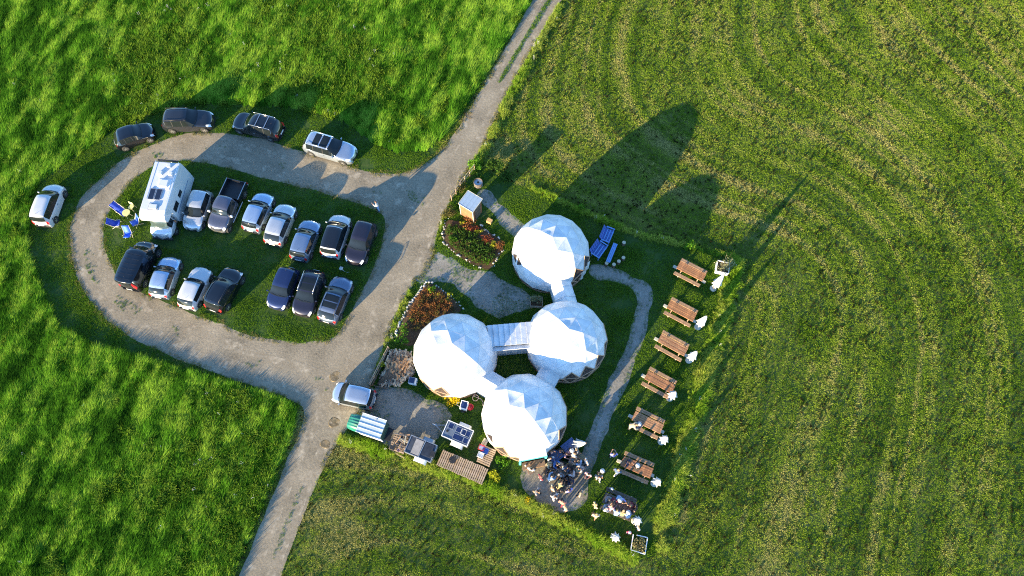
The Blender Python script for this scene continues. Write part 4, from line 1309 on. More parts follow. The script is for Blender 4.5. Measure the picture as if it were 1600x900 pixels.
def barrel():
    c = G(747.5, 289)
    t = thing('half_barrel', 'brown half barrel standing behind the hut', 'barrel', (c.x, c.y, 0))
    m = MB()
    for k in range(16):
        a = 2 * math.pi * k / 16
        put_plank('stave', (.36 * math.cos(a), .36 * math.sin(a), .28), (.035, .135, .56), M_DARKWOOD, t, (0, 0, a))
    for z in (.12, .44):
        obj('hoop', MB().lathe([(.385, z - .025), (.392, z - .02), (.392, z + .02), (.385, z + .025)], 24), M_METAL, t)
    obj('soil', MB().lathe([(.33, .1), (.34, .45), (.02, .47)], 16), M_BED, t)
barrel()
def crate(label, px, py, ang, m, s=(.42, .36, .32)):
    c = G(px, py)
    t = thing('wooden_crate', label, 'crate', (c.x, c.y, 0), ang)
    for k in range(3):
        z = .06 + k * s[2] / 3
        for q in (1, -1):
            put_plank('slat', (0, q * s[1] / 2, z), (s[0], .02, .085), m, t)
            put_plank('end_slat', (q * s[0] / 2, 0, z), (.02, s[1] - .03, .085), m, t)
    for k in range(3):
        put_plank('lid_slat', (0, (k - 1) * s[1] / 3, s[2] + .03), (s[0] + .04, s[1] / 3 * .9, .02), m, t)
crate('light wooden crate on the grass right of the hut', 765, 347, R(-30), mat('new pine', (.55, .33, .13), .6, var=.2))
def rail_fence(label, pts, n_post, h, m):
    P = [G(x, y) for x, y in pts]
    c = P[0]
    t = thing('rail_fence', label, 'fence', (c.x, c.y, 0))
    Q = [p - c for p in P]
    for k in range(n_post):
        u = k / (n_post - 1) * (len(Q) - 1)
        i = min(int(u), len(Q) - 2)
        p = Q[i].lerp(Q[i + 1], u - i)
        obj('post', MB().tube((p.x, p.y, 0), (p.x + .03 * math.sin(k), p.y, h + .06), .045, .04, 7), m, t)
    for z in (h * .45, h * .95):
        for i in range(len(Q) - 1):
            a, b = Q[i], Q[i + 1]
            obj('rail', MB().tube((a.x, a.y + .04, z), (b.x, b.y + .04, z + .03), .035, .03, 7), m, t)
rail_fence('thin weathered rail fence along the track behind the hut', [(706, 313), (723, 289), (742, 266)], 6, .9, M_GREYWOOD)
rail_fence('low wire and post fence between the firewood heap and the track', [(580, 603), (594, 575), (609, 546)], 6, .8, M_GREYWOOD)

# ---- flower beds with stone edging
def stone_mesh(seed):
    rd = random.Random(seed)
    bm = bmesh.new()
    bmesh.ops.create_icosphere(bm, subdivisions=1, radius=1)
    for v in bm.verts:
        v.co *= rd.uniform(.75, 1.15)
        v.co.z *= .65
    me = bpy.data.meshes.new('stone'); bm.to_mesh(me); bm.free()
    return me
STONES = [stone_mesh(k) for k in range(5)]
M_STONE = mat('white limestone', (.50, .48, .43), .85, var=.25, scale=2, bump=.4)
M_STONE2 = mat('grey stone', (.30, .28, .25), .85, var=.3, scale=2, bump=.4)
def flower_bed(label, outline, stone_runs, plants, seed, size=(.10, .2)):
    rd = random.Random(seed)
    P = GP(outline)
    c = Vector((sum(p[0] for p in P) / len(P), sum(p[1] for p in P) / len(P), 0))
    t = thing('flower_bed', label, 'flower bed', (c.x, c.y, 0))
    S = smooth_poly([(x - c.x, y - c.y) for x, y in P], .4, .2, seed)
    obj('soil', MB().prism(S, 0.0, .05), M_BED, t)
    for run, dens in stone_runs:
        Q = [G(x, y) - c for x, y in run]
        for a, b in zip(Q[:-1], Q[1:]):
            k = max(1, int((b - a).length / dens))
            for i in range(k):
                p = a.lerp(b, (i + rd.uniform(.1, .9)) / k)
                s = rd.uniform(*size)
                o = link('stone', STONES[rd.randrange(5)], M_STONE if rd.random() < .5 else M_STONE2, t)
                o.location = (p.x + rd.gauss(0, .06), p.y + rd.gauss(0, .06), s * .45)
                o.scale = (s, s * rd.uniform(.7, 1.1), s)
                o.rotation_euler = (rd.uniform(-.3, .3), rd.uniform(-.3, .3), rd.uniform(0, 6))
    for nm, lm, pos, n, r, h, lf in plants:
        for (x, y) in pos:
            p = G(x, y) - c
            b = leaf_blob(n, r * rd.uniform(.8, 1.2), r * rd.uniform(.8, 1.2), h * rd.uniform(.7, 1.2), lf, rd)
            o = obj(nm, b, lm, t)
            o['kind'] = 'stuff'
            o.location = (p.x, p.y, .04)
    return t
def fill(outline, step, rd, jit=.5):
    P = GP(outline)
    xs = [p[0] for p in outline]; ys = [p[1] for p in outline]
    out = []
    y = min(ys)
    while y < max(ys):
        x = min(xs)
        while x < max(xs):
            q = (x + rd.uniform(-jit, jit) * step, y + rd.uniform(-jit, jit) * step)
            if inside(outline, np.array([q[0]]), np.array([q[1]]))[0]: out.append(q)
            x += step
        y += step
    return out
def zz(pts, ox, oy, s): return [(ox + x / s, oy + y / s) for x, y in pts]
UP_OUT = zz([(110, 190), (75, 330), (105, 440), (165, 500), (290, 595), (430, 680), (560, 755), (640, 735), (715, 600), (785, 490), (730, 405), (620, 320), (510, 245), (400, 230), (250, 180)], 680, 320, 7.315)
LO_OUT = zz([(600, 135), (720, 195), (850, 285), (945, 395), (860, 430), (720, 440), (600, 540), (520, 640), (490, 720), (420, 750), (290, 660), (330, 540), (400, 400), (480, 270)], 570, 420, 6.154)
rdb = random.Random(5)
flower_bed('green planted bed edged with pale stones below the hut, russet flowers at its top', UP_OUT,
           [(zz([(130, 160), (75, 330), (105, 440), (165, 500)], 680, 320, 7.315), .16), (zz([(165, 500), (290, 595), (430, 680), (560, 755)], 680, 320, 7.315), .30), (zz([(780, 500), (715, 610), (640, 735)], 680, 320, 7.315), .22), (zz([(510, 235), (620, 315), (740, 405)], 680, 320, 7.315), .2)],
           [('leafy_plant', L_GREEN, fill(zz([(150, 250), (130, 400), (300, 570), (560, 720), (640, 680), (700, 560), (500, 380), (300, 240)], 680, 320, 7.315), 6, rdb), 60, .34, .35, .07),
            ('leafy_plant', L_OLIVE, fill(zz([(200, 250), (200, 400), (560, 640), (640, 580), (450, 400)], 680, 320, 7.315), 12, rdb), 36, .3, .4, .06),
            ('russet_plant', L_REDD, zz([(340, 270), (400, 280), (460, 270), (560, 400), (610, 410), (590, 430)], 680, 320, 7.315), 90, .4, .45, .06),
            ('orange_plant', L_ORANGE, zz([(370, 180), (420, 220), (740, 480), (770, 450), (730, 510), (360, 250)], 680, 320, 7.315), 90, .38, .5, .06),
            ('yellow_plant', L_LIME, zz([(310, 220), (480, 325), (520, 310), (640, 480), (675, 450), (690, 490)], 680, 320, 7.315), 60, .25, .35, .06),
            ('bright_plant', L_BRIGHT, zz([(600, 660), (200, 380), (220, 410)], 680, 320, 7.315), 70, .3, .4, .07)], 31, (.06, .12))
flower_bed('triangular bed of rust orange plants edged with white stones above the leftmost dome', LO_OUT,
           [(zz([(290, 660), (330, 540), (400, 400), (480, 270), (600, 125)], 570, 420, 6.154), .10), (zz([(600, 125), (720, 190), (850, 280), (950, 400)], 570, 420, 6.154), .26)],
           [('rust_plant', L_ORANGE, fill(zz([(600, 170), (820, 300), (840, 390), (700, 430), (560, 520), (480, 520), (420, 440), (500, 280)], 570, 420, 6.154), 5.5, rdb), 50, .26, .3, .05),
            ('brown_plant', leaf_material('brown dry foliage', (.15, .085, .035), .45), fill(zz([(600, 170), (820, 300), (840, 400), (560, 560), (480, 640), (420, 520), (500, 280)], 570, 420, 6.154), 9, rdb), 44, .3, .25, .05),
            ('leafy_plant', L_OLIVE, fill(zz([(600, 170), (830, 300), (850, 400), (560, 560), (480, 640), (420, 520), (500, 280)], 570, 420, 6.154), 8, rdb), 40, .26, .3, .05),
            ('yellow_plant', L_LIME, zz([(630, 210), (650, 190), (820, 260), (790, 300), (450, 500), (700, 250)], 570, 420, 6.154), 46, .24, .3, .05),
            ('bright_plant', L_BRIGHT, zz([(380, 560), (330, 680), (400, 700), (380, 620), (640, 215)], 570, 420, 6.154), 110, .42, .5, .07)], 32, (.06, .13))

# ---- firewood heap: split logs
def split_log(seed):
    rd = random.Random(seed)
    r = rd.uniform(.05, .09); L = rd.uniform(.3, .42)
    n = 5
    V = []
    for x in (-L / 2, L / 2):
        for i in range(n):
            a = math.pi * 1.25 * i / (n - 1)
            V.append((x, r * math.cos(a), r * math.sin(a)))
    F = [(i, (i + 1) % n, n + (i + 1) % n, n + i) for i in range(n)] + [tuple(range(n - 1, -1, -1)), tuple(range(n, 2 * n))]
    return MB().add(V, F).mesh('log')
LOGS = [split_log(k) for k in range(5)]
def woodheap():
    O = GP([(609, 550), (643, 549), (648, 585), (624, 603), (588, 602), (602, 577)])
    c = Vector((sum(p[0] for p in O) / 6, sum(p[1] for p in O) / 6, 0))
    t = thing('firewood_heap', 'heap of split firewood, orange on top, against the leftmost dome', 'firewood', (c.x, c.y, 0))
    rd = random.Random(9)
    ms = [mat('split wood orange', (.52, .28, .13), .75, var=.3), mat('split wood pale', (.55, .42, .28), .8, var=.25), mat('split wood grey', (.26, .20, .15), .85, var=.3), mat('split wood brown', (.18, .11, .07), .85, var=.3)]
    core = MB()
    S = [(x - c.x, y - c.y) for x, y in O]
    n = len(S)
    top = [(x * .55, y * .55) for x, y in S]
    core.add([(x, y, 0) for x, y in S] + [(x, y, .62) for x, y in top], [tuple(range(n, 2 * n))] + [(i, (i + 1) % n, n + (i + 1) % n, n + i) for i in range(n)])
    obj('heap_core', core, M_BARK, t)
    k = 0
    while k < 290:
        x = rd.uniform(min(p[0] for p in O), max(p[0] for p in O)); y = rd.uniform(min(p[1] for p in O), max(p[1] for p in O))
        if not inside(O, np.array([x]), np.array([y]))[0]: continue
        lx, ly = x - c.x, y - c.y
        dd = math.hypot(lx - .15, ly - .1)
        z = max(.06, .78 - .42 * dd) + rd.uniform(-.04, .10)
        pr = rd.random()
        warm = dd < .85
        m = ms[0] if (warm and pr < .7) else (ms[1] if pr < .5 else (ms[2] if pr < .8 else ms[3]))
        o = link('log', LOGS[k % 5], m, t)
        o.location = (lx, ly, z)
        o.rotation_euler = (rd.uniform(-.5, .5), rd.uniform(-.45, .45), rd.gauss(1.35, .55))
        k += 1
    # kerb planks holding the heap
    A = [Vector((x - c.x, y - c.y, 0)) for x, y in GP([(584, 603), (600, 572), (609, 548)])]
    for a, b in zip(A[:-1], A[1:]):
        obj('edge_board', MB().beam(a + Vector((-.1, 0, .16)), b + Vector((-.1, 0, .16)), .05, .3), M_DARKWOOD, t)
    a, b = G(585, 604) - c, G(605, 608) - c
    obj('edge_board', MB().beam(a + Vector((0, 0, .14)), b + Vector((0, 0, .14)), .05, .28), M_DARKWOOD, t)
woodheap()

# ---- trailers in the yard
def quad_frame(q, z):
    pts = [G(x, y, z) for x, y in q]
    c = sum(pts, Vector()) / 4
    ex = (pts[1] - pts[0]) + (pts[2] - pts[3])
    return c, math.atan2(ex.y, ex.x), ex.length / 2, ((pts[3] - pts[0]).length + (pts[2] - pts[1]).length) / 2
def fender(t, x, y, L, w, m, r=.3):
    mb = MB()
    n = 8
    V = []
    for i in range(n + 1):
        a = math.pi * i / n
        for s in (-1, 1):
            V.append((x - L / 2 * math.cos(a), y + s * w / 2, .34 + .36 * min(1, 1.7 * math.sin(a))))
    mb.add(V, [(2 * i, 2 * i + 1, 2 * i + 3, 2 * i + 2) for i in range(n)])
    o = obj('fender', mb, m, t)
    md = o.modifiers.new('solid', 'SOLIDIFY'); md.thickness = .02
def canvas_trailer():
    c, ang, L, W = quad_frame([(567, 645), (603.7, 657), (594, 687), (555.5, 674)], 1.9)
    t = thing('canvas_trailer', 'small trailer hut with green canvas nose and slatted silver roof beside the track', 'trailer', (c.x, c.y, 0), ang)
    m_side = mat('dark green board', (.015, .06, .05), .6, var=.2)
    m_roof = mat('milky roof sheet', (.52, .58, .58), .3, metal=.2, var=.12, scale=2)
    for s in (1, -1):
        obj('side_wall', MB().box((0, s * (W / 2 - .08), 1.05), (L - .1, .05, 1.6)), M_WHITE if s < 0 else m_side, t)
        obj('end_wall', MB().box((s * (L / 2 - .06), 0, 1.05), (.05, W - .22, 1.6)), m_side, t)
    n = 4
    for k in range(n):
        w = W / n
        y = -W / 2 + w * (k + .5)
        put_plank('roof_sheet', (0, y, 1.90 + .0), (L, w * .93, .03), m_roof, t, (R(3), 0, 0))
    for k in range(n + 1):
        obj('roof_batten', MB().box((0, -W / 2 + W / n * k, 1.925 + (k - n / 2) * W / n * math.tan(R(3)) * 0), (L + .02, .03, .04)), M_WHITE, t)
    # green canvas nose, pulled tight over bows
    m_can = mat('green tarpaulin', (.012, .16, .12), .5, var=.25, scale=3, bump=.2)
    V, F = [], []
    nx, ny = 7, 13
    for i in range(nx):
        u = i / (nx - 1)
        x = -L / 2 - .02 - 1.12 * u
        for j in range(ny):
            v = j / (ny - 1) * 2 - 1
            y = v * (W / 2 - .08) * (1 - .12 * u * u)
            z = 1.74 - .55 * u ** 2.6 - .25 * abs(v) ** 3 - (.035 if j % 2 else 0) * (1 - .4 * u)
            if j in (0, ny - 1) or i == nx - 1: z = .45
            V.append((x, y, z))
    F = [(i * ny + j, i * ny + j + 1, (i + 1) * ny + j + 1, (i + 1) * ny + j) for i in range(nx - 1) for j in range(ny - 1)]
    obj('canvas_nose', MB().add(V, F), m_can, t)
    obj('chassis', MB().box((-.3, 0, .36), (L + 1.4, .9, .1)), M_BLACKTRIM, t)
    add_wheels(t, [0], W / 2 - .14, .28)
    obj('roof_pipe', MB().tube((.2, W / 2 - .15, 1.9), (.2, W / 2 - .15, 2.15), .04, .04, 8), M_METAL, t)
canvas_trailer()
def box_trailer(label, q, z, solar):
    c, ang, L, W = quad_frame(q, z)
    t = thing('box_trailer', label, 'trailer', (c.x, c.y, 0), ang, 'box trailers in the yard')
    m_floor = mat('trailer blue grey', (.10, .13, .18), .45, var=.25, scale=2) if solar else mat('trailer tarp dark', (.045, .055, .075), .5, var=.3, scale=2)
    m_body = M_METAL
    for s in (1, -1):
        obj('side_wall', MB().box((0, s * W / 2, z - .32), (L, .04, .64)), m_body, t)
        obj('end_wall', MB().box((s * L / 2, 0, z - .32), (.04, W - .05, .64)), m_body, t)
    obj('lid', MB().box((0, 0, z - .03), (L - .06, W - .06, .04)), m_floor, t)
    fr = MB()
    for s in (1, -1):
        fr.box((0, s * (W / 2), z + .01), (L + .05, .05, .05)).box((s * L / 2, 0, z + .01), (.05, W - .06, .05))
    obj('rim', fr, M_WHITE if solar else M_METAL, t)
    if solar:
        panes = [(.02, .30, .52, .42, False), (.42, .27, .42, .46, True), (.82, .27, .36, .46, False), (.18, -.30, .86, .44, False), (.85, -.30, .40, .44, False), (-.72, .35, .42, .46, False)]
        k = L / 2.25
        for x, y, sx, sy, wf in panes:
            p = obj('solar_panel', MB().box((x * k, y * k, z + .015), (sx * k, sy * k, .03)), M_SOLAR, t)
            f2 = MB()
            for s in (1, -1):
                f2.box((x * k + s * sx * k / 2, y * k, z + .02), (.03, sy * k + .03, .04)).box((x * k, y * k + s * sy * k / 2, z + .02), (sx * k - .03, .03, .04))
            obj('frame', f2, M_WHITE if wf else M_METAL, p)
        obj('cap', MB().lathe([(.09, 0), (.09, .05), (.02, .06)], 12, (-.85 * k, -.15 * k, z - .01)), M_DARK, t)
    else:
        obj('board', MB().box((-.28, 0, z + .03), (.62, W * .86, .03)), mat('grey board', (.30, .28, .26), .6, var=.15), t)
        obj('tarp_fold', MB().box((.48, .1, z + .025), (.75, W * .7, .03)), mat('black tarp', (.025, .03, .042), .4, var=.3), t)
        obj('tool_box', MB().box((.98, -.05, z + .1), (.26, .4, .2)), M_DARK, t)
        obj('bar', MB().tube((.08, -W / 2, z + .05), (.12, W / 2, z + .06), .03, .03, 8), M_METAL, t)
    for s in (1, -1):
        fender(t, .1 * L, s * (W / 2 + .17), L * .46, .30, M_WHITE if (s < 0 or solar) else M_METAL)
    add_wheels(t, [.1 * L], W / 2 + .17, .29)
    obj('drawbar', MB().path([(-L / 2, .35, .42), (-L / 2 - .85, 0, .42), (-L / 2, -.35, .42)], .035, 6).tube((-L / 2 - .8, 0, .42), (-L / 2 - 1.1, 0, .45), .045, .045, 8), M_METAL, t)
    obj('jockey_wheel', MB().tube((-L / 2 - .8, .08, .0), (-L / 2 - .8, .08, .62), .035, .03, 8), M_METAL, t)
    obj('axle', MB().tube((.1 * L, -W / 2, .3), (.1 * L, W / 2, .3), .04, .04, 8), M_BLACKTRIM, t)
box_trailer('box trailer with blue solar panels on its lid in the yard', [(700.2, 656.8), (740, 673), (729.5, 698), (690.5, 680.4)], 1.15, True)
box_trailer('dark box trailer with a grey board on top beside the pallet heap', [(644, 680), (683, 696.6), (672.6, 721.8), (631, 705.6)], 1.05, False)
def pallet_heap():
    c, ang, L, W = quad_frame([(616.6, 677), (639, 683), (629, 709.6), (606.8, 700)], .7)
    t = thing('pallet_heap', 'heap of old pallets and scrap wood left of the dark box trailer', 'pallet heap', (c.x, c.y, 0), ang)
    rd = random.Random(3)
    for lvl in range(3):
        z = .16 + lvl * .2
        for k in range(8):
            put_plank('slat', (rd.uniform(-.03, .03), -W / 2 + W * (k + .5) / 8, z), (L, .10, .025), M_GREYWOOD if (k + lvl) % 3 else M_DARKWOOD, t, (0, 0, rd.uniform(-.03, .03)))
        for s in (-1, 0, 1):
            obj('bearer', MB().box((s * L * .42, 0, z - .07), (.10, W, .09)), M_DARKWOOD, t)
    for k in range(9):
        put_plank('scrap_board', (rd.uniform(-.4, .5), rd.uniform(.1, .75), .66 + .03 * k), (rd.uniform(.4, .9), .09, .03), (M_TABLE2, M_GREYWOOD, M_STUMP)[k % 3], t, (rd.uniform(-.2, .2), rd.uniform(-.25, .25), rd.uniform(0, 3)))
    obj('bucket', MB().lathe([(.10, 0), (.13, .24), (.12, .24), (.09, .03)], 14, (.22, -.5, .63)), mat('pink plastic', (.65, .42, .38), .5), t, True)
    obj('crate_box', MB().box((-.3, -.45, .74), (.34, .3, .22)), M_DARK, t)
    put_plank('loose_plank', (.15, -W / 2 - .12, .10), (L * 1.2, .10, .03), M_GREYWOOD, t, (0, 0, R(-12)))
pallet_heap()
# L-shaped pallet deck
def deck(label, q, z, across, n, name='pallet_deck'):
    c, ang, L, W = quad_frame(q, z)
    t = thing(name, label, 'deck', (c.x, c.y, 0), ang)
    rd = random.Random(n)
    for k in range(n):
        if across:
            w = L / n
            put_plank('plank', (-L / 2 + w * (k + .5), rd.uniform(-.03, .03), z - .015), (w * .70, W, .03), M_GREYWOOD if k % 4 else M_TABLE2G, t, (0, 0, rd.uniform(-.01, .01)))
        else:
            w = W / n
            put_plank('plank', (rd.uniform(-.03, .03), -W / 2 + w * (k + .5), z - .015), (L, w * .72, .03), M_GREYWOOD if k % 3 else M_TABLE2G, t, (0, 0, rd.uniform(-.01, .01)))
    for s in (-1, -.33, .33, 1):
        if across: obj('bearer', MB().box((0, s * W * .46, z - .08), (L, .09, .10)), M_DARKWOOD, t)
        else: obj('bearer', MB().box((s * L * .46, 0, z - .08), (.09, W, .10)), M_DARKWOOD, t)
    for x in (-.45, 0, .45):
        for y in (-.44, .44):
            obj('foot', MB().box((x * L, y * W, (z - .13) / 2), (.12, .12, z - .13)), M_DARKWOOD, t)
    return t, c, ang
M_TABLE2G = mat('brown grey board', (.34, .24, .15), .75, var=.3, scale=3, bump=.3)
deck('long weathered pallet deck with a dark basket on it', [(692, 703), (763, 731.6), (754, 758.4), (681.6, 725)], .38, True, 24)
deck('short pallet deck carrying the red and blue crates', [(756, 695), (775.5, 703), (764.5, 730), (744, 721)], .42, False, 9)
c = G(700, 717, .4)
t = thing('wicker_basket', 'small dark basket on the long pallet deck', 'basket', (c.x + .35, c.y - .1, .385), R(20))
for k in range(6):
    obj('weave', MB().lathe([(.20 + .012 * k, .05 * k), (.215 + .012 * k, .05 * k + .02), (.20 + .012 * k, .05 * k + .045)], 14), M_DARK, t)
obj('handle', MB().path([(-.25, 0, .28), (-.12, 0, .45), (.12, 0, .45), (.25, 0, .28)], .018, 6), M_DARK, t)
def crate_stack():
    for i, (lab, px, py, m) in enumerate((('red plastic crate on the short deck', 752.5, 700, mat('red plastic', (.50, .03, .04), .4, var=.1)), ('blue plastic crate on the short deck beside the red one', 758.5, 705, mat('blue plastic', (.03, .09, .36), .4, var=.1)), ('white plastic crate lowest of the three on the short deck', 751, 711.5, M_WHITE))):
        c = G(px, py, .42)
        t = thing('plastic_crate', lab, 'crate', (c.x, c.y, .424), R(-22), 'plastic crates on the short deck')
        for s in (1, -1):
            obj('side', MB().box((0, s * .17, .13), (.42, .02, .26)), m, t)
            obj('end', MB().box((s * .21, 0, .13), (.02, .318, .26)), m, t)
            obj('rim_bar', MB().box((0, s * .185, .25), (.46, .03, .03)), m, t)
        obj('bottom', MB().box((0, 0, .015), (.40, .32, .02)), m, t)
        rd = random.Random(i)
        obj('filling', MB().box((0, 0, .16), (.38, .30, .02)), m if i else M_WHITE, t)
crate_stack()
c = G(757, 692.5, .2)
t = thing('timber_block', 'pale timber step at the upper end of the short deck', 'step', (c.x, c.y, 0), R(62))
for k in range(2):
    put_plank('tread', (0, (k - .5) * .2, .36), (.66, .18, .05), M_STUMP, t)
for s in (1, -1):
    obj('stringer', MB().box((s * .24, 0, .17), (.06, .36, .33)), M_STUMP, t)
# solar cart, bowl, hose, white solar box by the dome window
c = G(726, 636)
t = thing('solar_cart', 'small white cart with a tilted solar panel below the yellow bush', 'cart', (c.x, c.y, 0), R(-15))
obj('box', MB().box((0, 0, .42), (.55, .62, .5)), M_WHITE, t)
p = obj('solar_panel', MB().box((0, .02, .76), (.46, .52, .03), M=Matrix.Rotation(R(14), 4, 'X')), M_SOLAR, t)
f2 = MB()
for s in (1, -1):
    f2.box((s * .255, .02, .76), (.04, .6, .045), M=Matrix.Rotation(R(14), 4, 'X'))
    f2.box((0, .02 + s * .27, .76 + s * .07), (.47, .04, .045), M=Matrix.Rotation(R(14), 4, 'X'))
obj('frame', f2, M_WHITE, p)
add_wheels(t, [0], .33, .16)
obj('handle', MB().path([(-.28, .15, .4), (-.55, .1, .6), (-.55, -.1, .6), (-.28, -.15, .4)], .018, 6), M_METAL, t)
c = G(735, 637)
o = obj('plastic_tub', MB().lathe([(.16, 0), (.22, .02), (.24, .24), (.26, .25), (.22, .24), (.2, .05), (.01, .04)], 20), mat('bright red plastic', (.60, .03, .05), .4, var=.06), None, True)
o.location = (c.x, c.y, 0)
tag(o, 'round red tub beside the solar cart', 'tub')
c = G(743, 622)
t = thing('hose_reel', 'coiled pale pink hose on the ground between two domes', 'hose', (c.x, c.y, 0))
m = MB()
pts = [((.22 + .012 * math.sin(k * .7)) * math.cos(k * .35) * (1 + .001 * k), (.24) * math.sin(k * .35), .03 + .0011 * k) for k in range(80)]
obj('coil', m.path(pts, .022, 5), mat('pale pink hose', (.60, .42, .38), .5), t)
obj('end_piece', MB().path([pts[-1], (.45, -.1, .04), (.6, -.35, .03), (.55, -.6, .03)], .022, 5), mat('pale pink hose', (.6, .42, .38)), t)
c = G(646, 597)
t = thing('power_box', 'white box with a dark solar panel at the left edge of the leftmost dome', 'solar box', (c.x, c.y, 0), R(-12))
bevel(obj('case', MB().box((0, 0, .28), (.62, .5, .5)), M_WHITE, t), .03)
p = obj('solar_panel', MB().box((-.05, 0, .58), (.44, .42, .025), M=Matrix.Rotation(R(-8), 4, 'Y')), M_SOLAR, t)
obj('frame', MB().box((-.05, 0, .565), (.50, .48, .02), M=Matrix.Rotation(R(-8), 4, 'Y')), M_METAL, p)
c = G(533.5, 420)
t = thing('cloth_bag', 'small crumpled white bag on the grass between the two car rows', 'bag', (c.x, c.y, 0), R(-60))
obj('bag_body', leafless := MB().lathe([(.10, 0), (.17, .05), (.15, .16), (.06, .22), (.02, .26)], 12, wob=lambda i, k: 1 + .22 * math.sin(i * 2.1 + k)), M_CANVAS, t, True)
obj('strap', MB().path([(.08, 0, .2), (.3, .1, .03), (.5, .25, .02), (.62, .45, .02)], .02, 5), M_CANVAS, t)

# ---- tables and benches on the terrace
def terrace_table(label, px, py, ang, L, W, h, m, planks, legm):
    c = G(px, py, h)
    t = thing('terrace_table', label, 'table', (c.x, c.y, 0), ang)
    for k in range(planks):
        put_plank('plank', (0, -W / 2 + W / planks * (k + .5), h), (L, W / planks * .92, .035), m, t)
    for sx in (1, -1):
        for sy in (1, -1):
            obj('leg', MB().box((sx * (L / 2 - .1), sy * (W / 2 - .08), h / 2 - .02), (.06, .06, h - .04)), legm, t)
terrace_table('dark blue table under the leaning parasol on the terrace', 889, 696, R(38), 1.1, .72, .74, mat('dusty blue top', (.06, .10, .24), .5, var=.2), 4, M_DARK)
terrace_table('blue table close to the turquoise doorway among the crowd', 869, 713, R(35), 1.0, .7, .74, mat('slate blue top', (.05, .08, .17), .5, var=.2), 4, M_DARK)
terrace_table('slatted greenish wooden table at the upper right of the crowd', 904, 713, R(-40), .9, .62, .7, mat('greenish slats', (.15, .14, .08), .7, var=.3), 6, M_DARKWOOD)
terrace_table('long dark wooden table in the middle of the crowd', 875, 739, R(25), 1.9, .7, .74, M_DARKWOOD, 5, M_DARKWOOD)
terrace_table('low wooden bench below the long dark table in the crowd', 889, 752, R(38), 1.5, .32, .44, M_DARKWOOD, 2, M_DARKWOOD)
for lab, px, py in (('round straw coloured stool in the middle of the crowd', 891.5, 724), ('round pale green stool beside the long table in the crowd', 903, 735.5)):
    c = G(px, py)
    t = thing('round_stool', lab, 'stool', (c.x, c.y, 0))
    obj('seat', MB().lathe([(.19, .43), (.21, .45), (.20, .48), (.02, .485)], 18), mat('straw seat', (.40, .38, .24), .8, var=.2), t)
    for k in range(3):
        a = 2.1 * k
        obj('leg', MB().tube((.12 * math.cos(a), .12 * math.sin(a), .44), (.18 * math.cos(a), .18 * math.sin(a), 0), .018, .018, 6), M_DARKWOOD, t)
